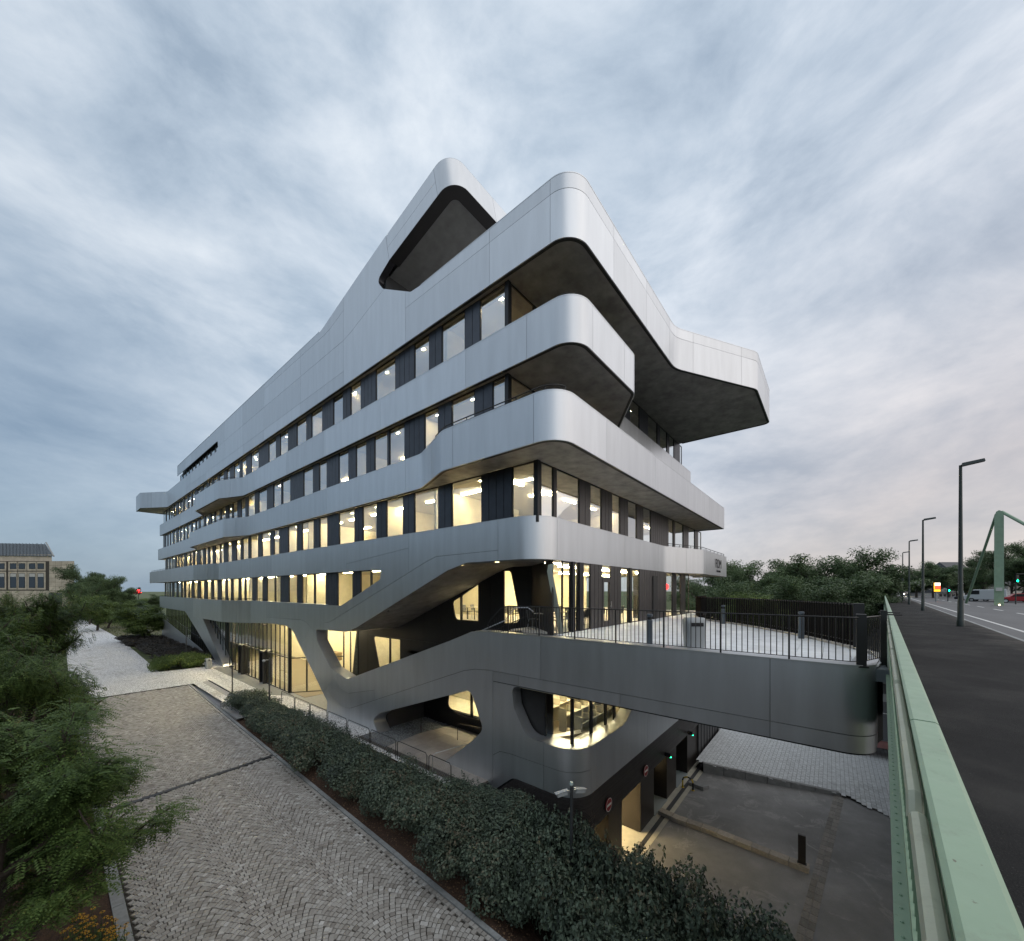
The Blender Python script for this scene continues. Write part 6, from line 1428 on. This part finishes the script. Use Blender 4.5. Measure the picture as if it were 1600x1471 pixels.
def car(loc, rz, label, col, kind='car', lights=None):
    t = thing('parked_car' if lights is None else 'moving_car', loc, label, 'van' if kind == 'van' else 'car'); t.rotation_euler = (0, 0, rz)
    pm = mat('paint_' + label.split()[0] + label.split()[1], col, .25, metal=.2)
    if kind == 'van': pr = [(-2.3, .35), (2.2, .35), (2.25, .95), (1.75, 1.15), (1.2, 1.95), (-2.25, 2.0)]; gl = [(1.78, 1.18), (1.28, 1.85), (.5, 1.85), (.5, 1.2)]
    else: pr = [(-2.1, .3), (2.1, .3), (2.15, .7), (1.0, .9), (.45, 1.38), (-1.1, 1.42), (-1.75, .98), (-2.15, .9)]; gl = [(.88, .95), (.40, 1.32), (-1.05, 1.36), (-1.55, .98)]
    def ext(p, w): n = len(p); return MB().add([(a, -w, z) for a, z in p] + [(a, w, z) for a, z in p], [tuple(range(n)), tuple(range(n, 2 * n))[::-1]] + [(i, i + n, (i + 1) % n + n, (i + 1) % n) for i in range(n)])
    b = loc_build(t, ext(pr, .85), 'body', pm); md = b.modifiers.new('bevel', 'BEVEL'); md.width = .09; md.segments = 3
    loc_build(t, ext(gl, .86), 'side_windows', M_FRAME)
    for a in (-1.35, 1.35):
        for s_ in (-.8, .8):
            mb = MB(); mb.lathe([(.31, -.1), (.31, .1)], n=14); mb.v = [(p[0] + a, s_ + p[2], p[1] + .31) for p in mb.v]; w = loc_build(t, mb, 'wheel', mat('tyre', (.02, .02, .02), .8))
            mb = MB(); mb.lathe([(.18, -.115), (.18, .115)], n=10); mb.v = [(p[0] + a, s_ + p[2], p[1] + .31) for p in mb.v]; o = mb.build('rim', M_COPE, None); o.parent = w
    for s_ in (-.6, .6):
        mb = MB(); mb.box(2.10, 2.2, s_ - .16, s_ + .16, .62, .80); loc_build(t, mb, 'headlight', lights or MATS['skylight']); mb = MB(); mb.box(-2.2, -2.1, s_ - .15, s_ + .15, .75, .92); loc_build(t, mb, 'tail_light', emit('tail_red', (.8, .02, .02), .6 if lights is None else 3.0))
    return t
rzA = math.atan2(BA.y, BA.x)
x, y, _ = br(165, 4.9, 0); car((x, y, -.1), rzA + math.pi, 'dark car approaching with dazzling headlights on the bridge road', (.05, .05, .055), lights=emit('headlamp', (1, .82, .55), 160.0))
x, y = at0(1541, 62); car((x, y, -.15), rzA + 1.2, 'white van parked behind the foot of the pylon', (.6, .62, .63), 'van')
x, y = at0(1521, 66); car((x, y, -.15), rzA + 1.4, 'black car parked beside the white van', (.02, .02, .025))
x, y = at0(1592, 56); car((x, y, -.15), rzA + 1.6, 'red car parked to the right of the pylon foot', (.30, .02, .025))
# far road on the left
flat('distant_road', [onZ(u, v, -6.4)[:2] for u, v in ((196, 938), (252, 944), (252, 950), (200, 942))] if False else [(60, 200), (90, 170), (140, 420), (110, 430)], -6.55, M_ROAD)
x, y, z = at_depth(209, 927, 150); car((x, y, z - .6), 2.4, 'red car driving away on the distant road', (.45, .03, .03), lights=MATS['skylight'])
x, y, z = at_depth(216.5, 922.5, 150); t = thing('traffic_light', (x, y, -6.5), 'distant traffic light glowing red above the far road', 'traffic light'); loc_build(t, MB().lathe([(.12, 0), (.10, z + 6)], n=8), 'pole', M_LPOLE)
loc_build(t, MB().lathe([(.01, -.42), (.33, -.2), (.33, .2), (.01, .42)], (0, 0, z + 6.5), 10), 'lens', emit('signal_red', (1, .02, .03), 9)); loc_build(t, MB().box(-.1, .6, .3, .7, z + 5.5, z + 7.6), 'housing', M_FRAME)
tag(MB().box(100, 1200, 700, 705, -8, 6).build('far_tree_line', mat('far_green', (.05, .065, .05), .9, var=.4, vscale=.05)), kind='structure') if False else None
# ---------------------------------------------------------------- path furniture
def path_lamp(x, y, z, label, h=4.2, camhead=False):
    t = thing('path_lamp', (x, y, z), label, 'lamp post', 'slim dark posts beside the path')
    loc_build(t, MB().lathe([(.10, 0), (.10, .02), (.05, .03), (.045, h)], n=10), 'post', mat('grey_post', (.07, .075, .08), .45, metal=.4))
    if camhead: loc_build(t, MB().bar((0, 0, h - .12), (-.28, .1, h - .12), .03, .03).lathe([(.02, 0), (.09, .03), (.10, .10), (.03, .16)], (-.3, .1, h - .24), 10), 'camera_dome', M_COPE)
    else: loc_build(t, MB().lathe([(.05, 0), (.20, .02), (.20, .07), (.05, .09)], (0, 0, h), 12), 'lamp_head', M_FRAME)
    return t
x, y, _ = onZ(363, 1082, -6.45); path_lamp(x, y, -6.45, 'short dark marker post on the pale plaza near the steps', 2.05)
x, y, _ = onZ(421, 1112, -6.45); path_lamp(x, y, -6.45, 'dark post with a silver dome camera behind the hedge end', 3.6, True)
x, y, _ = onZ(275, 1012, -6.45); path_lamp(10.4, 58, -6.5, 'dark post rising from the brown clipped hedge beside the building', 3.8)
x, y, z = at_depth(199, 990, 62); path_lamp(x, y, -6.6, 'dark lamp post standing on the lawn beside the pale path', 4.6)
def bin_box(x, y, z, rz, label, w=.42, d=.36, h=.82):
    t = thing('litter_bin', (x, y, z), label, 'litter bin', 'grey litter bins'); t.rotation_euler = (0, 0, rz)
    mb = MB(); P = []
    for zz, s_ in ((0, .88), (.05, .9), (h * .78, 1.0), (h * .92, 1.0), (h, .86)):
        for k in range(20):
            a = 6.2832 * k / 20; ca, sa = math.cos(a), math.sin(a); P.append((w / 2 * s_ * math.copysign(abs(ca) ** .35, ca), d / 2 * s_ * math.copysign(abs(sa) ** .35, sa), zz))
    Fc = [(i * 20 + k, i * 20 + (k + 1) % 20, i * 20 + 20 + (k + 1) % 20, i * 20 + 20 + k) for i in range(4) for k in range(20)] + [tuple(range(20))[::-1], tuple(80 + k for k in range(20))]
    mb.add(P, Fc); loc_build(t, mb, 'body', mat('bin_grey', (.30, .32, .33), .45, metal=.3), True); loc_build(t, MB().box(-w * .3, w * .3, -d * .52, -d * .46, h * .72, h * .84), 'slot', M_JOINT)
    loc_build(t, MB().box(w * .46, w * .56, -.05, .05, h * .78, h * .95), 'latch', M_FRAME)
bin_box(10.75, 50.0, -6.45, 1.57 * 3, 'grey litter bin beside the bright green shrubs on the plaza', .62, .5, 1.05)
bx_, by_, _ = onZ(1076, 1013, -.09); bin_box(13.05, 3.35, -.09, RZF, 'pale grey litter bin on the terrace behind the railing', .62, .45, .93)
for (u, v), lb in zip(((1015, 1006), (1130, 975), (1252, 998)), ('slate-grey bollard light beside the terrace litter bin', 'slate-grey bollard light near the middle of the slatted fence', 'slate-grey bollard light near the open end of the slatted fence')):
    x, y, _ = onZ(u, v, -.09); x = max(x, 12.75)
    t = thing('bollard_light', (x, y, -.09), lb, 'bollard', 'bollard lights on the terrace')
    m = mat('slate_bollard', (.085, .105, .125), .45, metal=.3); MB().box(0, 0, 0, 0, 0, 0)
    loc_build(t, MB().lathe([(.095, 0), (.095, .78), (.07, .80), (.07, .90), (.10, .92), (.10, .98), (.08, 1.0)], n=16), 'post', m, True); loc_build(t, MB().lathe([(.071, .81), (.071, .89)], n=16), 'lens', M_JOINT)
# camera pole in the hedge
cp = (*onX(893, 1300, 10.6)[:2], -9.0); t = thing('camera_pole', cp, 'slim grey pole with two white surveillance cameras in front of the building corner', 'camera pole')
ztop = onX(893, 1232, 10.6)[2]
loc_build(t, MB().lathe([(.055, 0), (.05, ztop - cp[2] + .12)], n=12), 'pole', mat('grey_post', (.07, .075, .08)), True); loc_build(t, MB().lathe([(.055, 0), (.06, .05), (.05, .10)], (0, 0, ztop - cp[2] + .10), 12), 'cap', mat('pale_cap', (.45, .55, .52), .5))
for a, s_ in ((math.radians(140), 1), (math.radians(-25), 1)):
    d = Vector((math.cos(a), math.sin(a), -.18)); p0 = Vector((0, 0, ztop - cp[2] - .08)); c = loc_build(t, MB().bar(p0 + d * .05, p0 + d * .18, .05, .05), 'bracket', M_COPE)
    o = MB().bar(p0 + d * .15, p0 + d * .48, .12, .12).bar(p0 + d * .12 + Vector((0, 0, .07)), p0 + d * .54 + Vector((0, 0, .055)), .15, .015).build('camera', mat('camera_white', (.40, .42, .43), .4), None); o.parent = c
# mesh railing between hedge and plaza: seven frames
mr = thing('mesh_railing', (10.8, 22, -6.45), 'row of thin dark frames of wire mesh railing behind the hedge', 'railing')
fy = [30.6, 28.2, 25.8, 23.4, 21.0, 18.6, 16.2, 13.8, 12.2]
for i in range(len(fy) - 1):
    a, b = fy[i] - .07, fy[i + 1] + .07; zb, zt = -6.5, -5.55
    f = MB().tube([(10.8, a, zb), (10.8, a, zt - .1), (10.8, a - .1, zt), (10.8, b + .1, zt), (10.8, b, zt - .1), (10.8, b, zb)], .018, 6).build('frame', M_RAIL, mr)
    mb = MB(); n = 14
    for k in range(n):
        for sg in (0, 1):
            y0 = a + (b - a) * k / n; y1 = y0 + (b - a) * .28 * (1 if sg else -1); y1c = min(max(y1, b), a); fr = abs((y1c - y0) / ((b - a) * .28)) if abs(b - a) > 0 else 1
            mb.bar((10.8, y0, zb + .15), (10.8, y1c, zb + .15 + (zt - zb - .2) * fr), .004, .004)
    mb.build('wire_mesh', mat('wire', (.28, .28, .28), .4, metal=.8), f)
hr = thing('handrail', (11.2, 14, -6.45), 'stainless handrail loop on the paved landing in front of the opening', 'handrail')
MB().tube([(10.9, 13.6, -6.4), (10.9, 13.6, -5.62), (11.0, 13.55, -5.53), (12.9, 13.1, -5.5), (13.0, 13.05, -5.6), (13.0, 13.0, -6.4)], .02, 6).build('tube', M_COPE, hr)
MB().tube([(14.2, 15.6, -6.4), (14.2, 15.6, -5.55), (14.2, 15.4, -5.5), (14.9, 13.2, -5.6), (14.9, 13.0, -5.9)], .022, 6).build('rail', M_RAIL, hr); MB().tube([(13.6, 18.0, -6.4), (13.6, 18.0, -5.3)], .022, 6).build('post', M_RAIL, hr)
# bench and bin at the end of the pale path
x, y, _ = at_depth(124, 962, 104); t = thing('bench', (x, y, -6.6), 'grey bench with a high slatted back at the far end of the pale path', 'bench'); t.rotation_euler = (0, 0, RZF + .4)
loc_build(t, MB().box(-1.2, 1.2, -.3, .3, .4, .5), 'seat', MATS['slate_bollard'])
for k in range(8): loc_build(t, MB().box(-1.15 + k * .3, -.9 + k * .3, .25, .35, .5, 1.5), 'slat', MATS['slate_bollard'])
for q in (-1.0, 1.0): loc_build(t, MB().box(q - .06, q + .06, -.25, .3, 0, .4), 'leg', M_FRAME)
# white pedestal and low stones on the lawn
x, y, _ = at_depth(229, 976, 78); t = thing('white_pedestal', (x, y, -6.6), 'white T-shaped pedestal standing on the lawn', 'pedestal'); t.rotation_euler = (0, 0, RZF)
loc_build(t, MB().box(-.14, .14, -.14, .14, .15, 1.4), 'shaft', mat('white_stone', (.6, .6, .58), .7)); loc_build(t, MB().box(-.62, .62, -.4, .4, 1.4, 1.5), 'plate', MATS['white_stone']); loc_build(t, MB().box(-.6, .6, -.35, .35, 0, .15), 'foot', M_FRAME)
for k in range(24):
    x, y, _ = onZ(162 + k * 3.4, 969 + rs.uniform(-.6, .6), -6.5); s_ = rs.uniform(.35, .7)
    mb = MB(); mb.lathe([(s_ * .8, 0), (s_, .18), (s_ * .75, .42), (s_ * .2, .52)], (0, 0, 0), 7); o = mb.build('boulder', mat('boulder', (.26, .24, .21), .85, var=.2, objvar=.2)); o.location = (x, y, -6.62); o.rotation_euler = (0, 0, rs.uniform(0, 6))
    tag(o, 'rough pale boulder in the line of stones along the lawn', 'boulder', 'line of boulders on the lawn')
flat('worn_lawn', [onZ(u, v, -6.5)[:2] for u, v in ((136, 968), (250, 966), (262, 990), (190, 1000))], -6.585, mat('worn_lawn', (.10, .085, .048), .9, col2=(.13, .135, .06), vscale=.35, bump=.4, bscale=8))
# round blue sign and lit lantern among the trees
x, y, z = at_depth(84, 1025, 24); t = thing('round_sign', (x, y, zpath(y)), 'round blue sign with a pale rim half hidden by the locust trees', 'sign'); t.rotation_euler = (0, 0, RZF); h = z - zpath(y)
loc_build(t, MB().lathe([(.03, 0), (.03, h)], n=8), 'post', M_RAIL)
for rr, oo, m in ((.23, -.04, MATS['sign_white']), (.205, -.05, mat('sign_blue', (.02, .09, .17), .5))):
    mb = MB(); n = 22; mb.add([(rr * math.cos(6.283 * q / n), oo, h + rr * math.sin(6.283 * q / n)) for q in range(n)] + [(rr * math.cos(6.283 * q / n), oo + .02, h + rr * math.sin(6.283 * q / n)) for q in range(n)], [tuple(range(n)), tuple(range(n, 2 * n))[::-1]] + [(q, q + n, (q + 1) % n + n, (q + 1) % n) for q in range(n)]); loc_build(t, mb, 'disc', m)
x, y, z = at_depth(74, 1026, 25.5); t = thing('lantern', (x, y, zpath(y)), 'warm lit lantern shining through the locust leaves beside the blue sign', 'lamp'); h = z - zpath(y)
loc_build(t, MB().lathe([(.04, 0), (.04, h - .15)], n=8), 'post', M_RAIL); loc_build(t, MB().lathe([(.12, -.18), (.16, 0), (.12, .18)], (0, 0, h), 10), 'globe', emit('lantern_glow', (1, .68, .30), 7)); loc_build(t, MB().lathe([(.17, .18), (.05, .28)], (0, 0, h), 10), 'cap', M_RAIL)
# coneflowers under the nearest tree
fx = [onZ(u, v, -7.0)[:2] for u, v in ((300, 1395), (315, 1420), (335, 1450), (350, 1468), (290, 1440), (322, 1440), (340, 1425))] if False else [onZ(u, v, -6.9)[:2] for u, v in ((128, 1432), (150, 1440), (172, 1448), (140, 1462), (165, 1468), (185, 1465), (118, 1455))]
M_PET = mat('yellow_petal', (.55, .30, .02), .6, objvar=.2)
for k, (x, y) in enumerate(fx):
    t = thing('coneflower', (x, y, zpath(y)), 'clump of yellow coneflowers at the foot of the locust tree', 'flower', 'yellow coneflowers by the kerb'); r_ = random.Random(60 + k)
    ms, mp_, mc = MB(), MB(), MB()
    for q in range(9):
        a = r_.uniform(0, 6.28); rr = r_.uniform(.02, .3); hx_, hy_, hz = rr * math.cos(a), rr * math.sin(a), r_.uniform(.55, .85)
        ms.tube([(hx_ * .4, hy_ * .4, 0), (hx_ * .8, hy_ * .8, hz * .6), (hx_, hy_, hz)], .006, 4)
        for p in range(9):
            b = 6.283 * p / 9; c0 = (hx_ + .012 * math.cos(b), hy_ + .012 * math.sin(b), hz)
            mp_.add([c0, (hx_ + .04 * math.cos(b - .25), hy_ + .04 * math.sin(b - .25), hz + .005), (hx_ + .065 * math.cos(b), hy_ + .065 * math.sin(b), hz - .008), (hx_ + .04 * math.cos(b + .25), hy_ + .04 * math.sin(b + .25), hz + .005)], [(0, 1, 2, 3)])
        mc.lathe([(.016, -.004), (.014, .012), (.004, .018)], (hx_, hy_, hz), 7)
    loc_build(t, ms, 'stem', M_LEAF); loc_build(t, mp_, 'petals', M_PET); loc_build(t, mc, 'cone', M_RAIL)
    C = np.random.default_rng(k).normal(size=(90, 3)) * np.array([.16, .16, .12]) + np.array([0, 0, .28]); o = bpy.data.objects.new('foliage', quads_mesh('foliage', leaves(C, .06, np.random.default_rng(k), .5, .4), M_LOC)); COL.objects.link(o); o.parent = t
# ---------------------------------------------------------------- furniture seen through the glass
M_CH = mat('chair_shell', (.10, .10, .095), .5)
def chair():
    t = thing('meeting_chair', (0, 0, 0), 'dark shell chair standing among tables behind the terrace-level glass', 'chair', 'chairs in the terrace-level hall')
    loc_build(t, MB().box(-.22, .22, -.22, .22, .43, .46), 'seat', M_CH); loc_build(t, MB().bar((-.0, .21, .48), (0, .29, .86), .42, .03, (0, 1, 0)), 'backrest', M_CH)
    for a in (-1, 1):
        for b in (-1, 1): loc_build(t, MB().tube([(a * .17, b * .17, .44), (a * .22, b * .23, 0)], .012, 5), 'leg', M_COPE)
    return t
def table():
    t = thing('meeting_table', (0, 0, 0), 'pale table behind the terrace-level glass', 'table', 'tables in the terrace-level hall')
    loc_build(t, MB().box(-.7, .7, -.38, .38, .71, .74), 'tabletop', mat('table_top', (.55, .5, .4), .5))
    for a in (-1, 1):
        for b in (-1, 1): loc_build(t, MB().box(a * .62 - .02, a * .62 + .02, b * .3 - .02, b * .3 + .02, 0, .71), 'leg', M_FRAME)
    return t
ch0, tb0 = chair(), table(); first = True; zfl = -.06
for i, (x, y) in enumerate(((14.6, 9.9), (16.2, 9.8), (17.9, 9.9), (20.6, 10.0), (17.0, 13.2), (17.0, 15.2), (17.0, 16.8), (17.2, 12.4))):
    tt = tb0 if i == 0 else copy_tree(tb0); tt.location = (x, y, zfl)
    for q, (dx_, dy_, rz_) in enumerate(((-.35, -.55, math.pi), (.35, -.55, math.pi), (-.35, .6, 0), (.4, .6, 0))):
        c_ = ch0 if i == 0 and q == 0 else copy_tree(ch0); c_.location = (x + dx_, y + dy_, zfl); c_.rotation_euler = (0, 0, rz_ + RND.uniform(-.3, .3))
M_SEAT = mat('reading_seat', (.50, .46, .36), .6)
for r_ in range(3):
    for k in range(6):
        x = 14.4 + k * .62; y = 8.3 + r_ * .75; t = thing('reading_desk', (x, y, -4.55 + r_ * .18), 'pale study carrel in the stepped rows behind the long corner window', 'desk', 'study carrels in the reading room')
        loc_build(t, MB().box(-.28, .28, -.02, .02, 0, 1.15), 'screen_panel', M_SEAT); loc_build(t, MB().box(-.28, .28, -.36, -.02, .70, .73), 'desktop', M_SEAT); loc_build(t, MB().box(-.29, -.27, -.36, 0, 0, 1.0), 'side_panel', M_SEAT)
o = MB().tube([(13.9, 7.85, -3.75), (17.6, 7.85, -3.75)], .02, 6).tube([(13.9, 7.85, -4.1), (17.6, 7.85, -4.1)], .015, 5)
for k in range(4): o.tube([(13.9 + k * 1.23, 7.85, -4.55), (13.9 + k * 1.23, 7.85, -3.75)], .018, 5)
tag(o.build('glass_balustrade', mat('white_rail', (.5, .5, .47), .4)), 'pale tubular guard rail in front of the study carrels', 'railing')
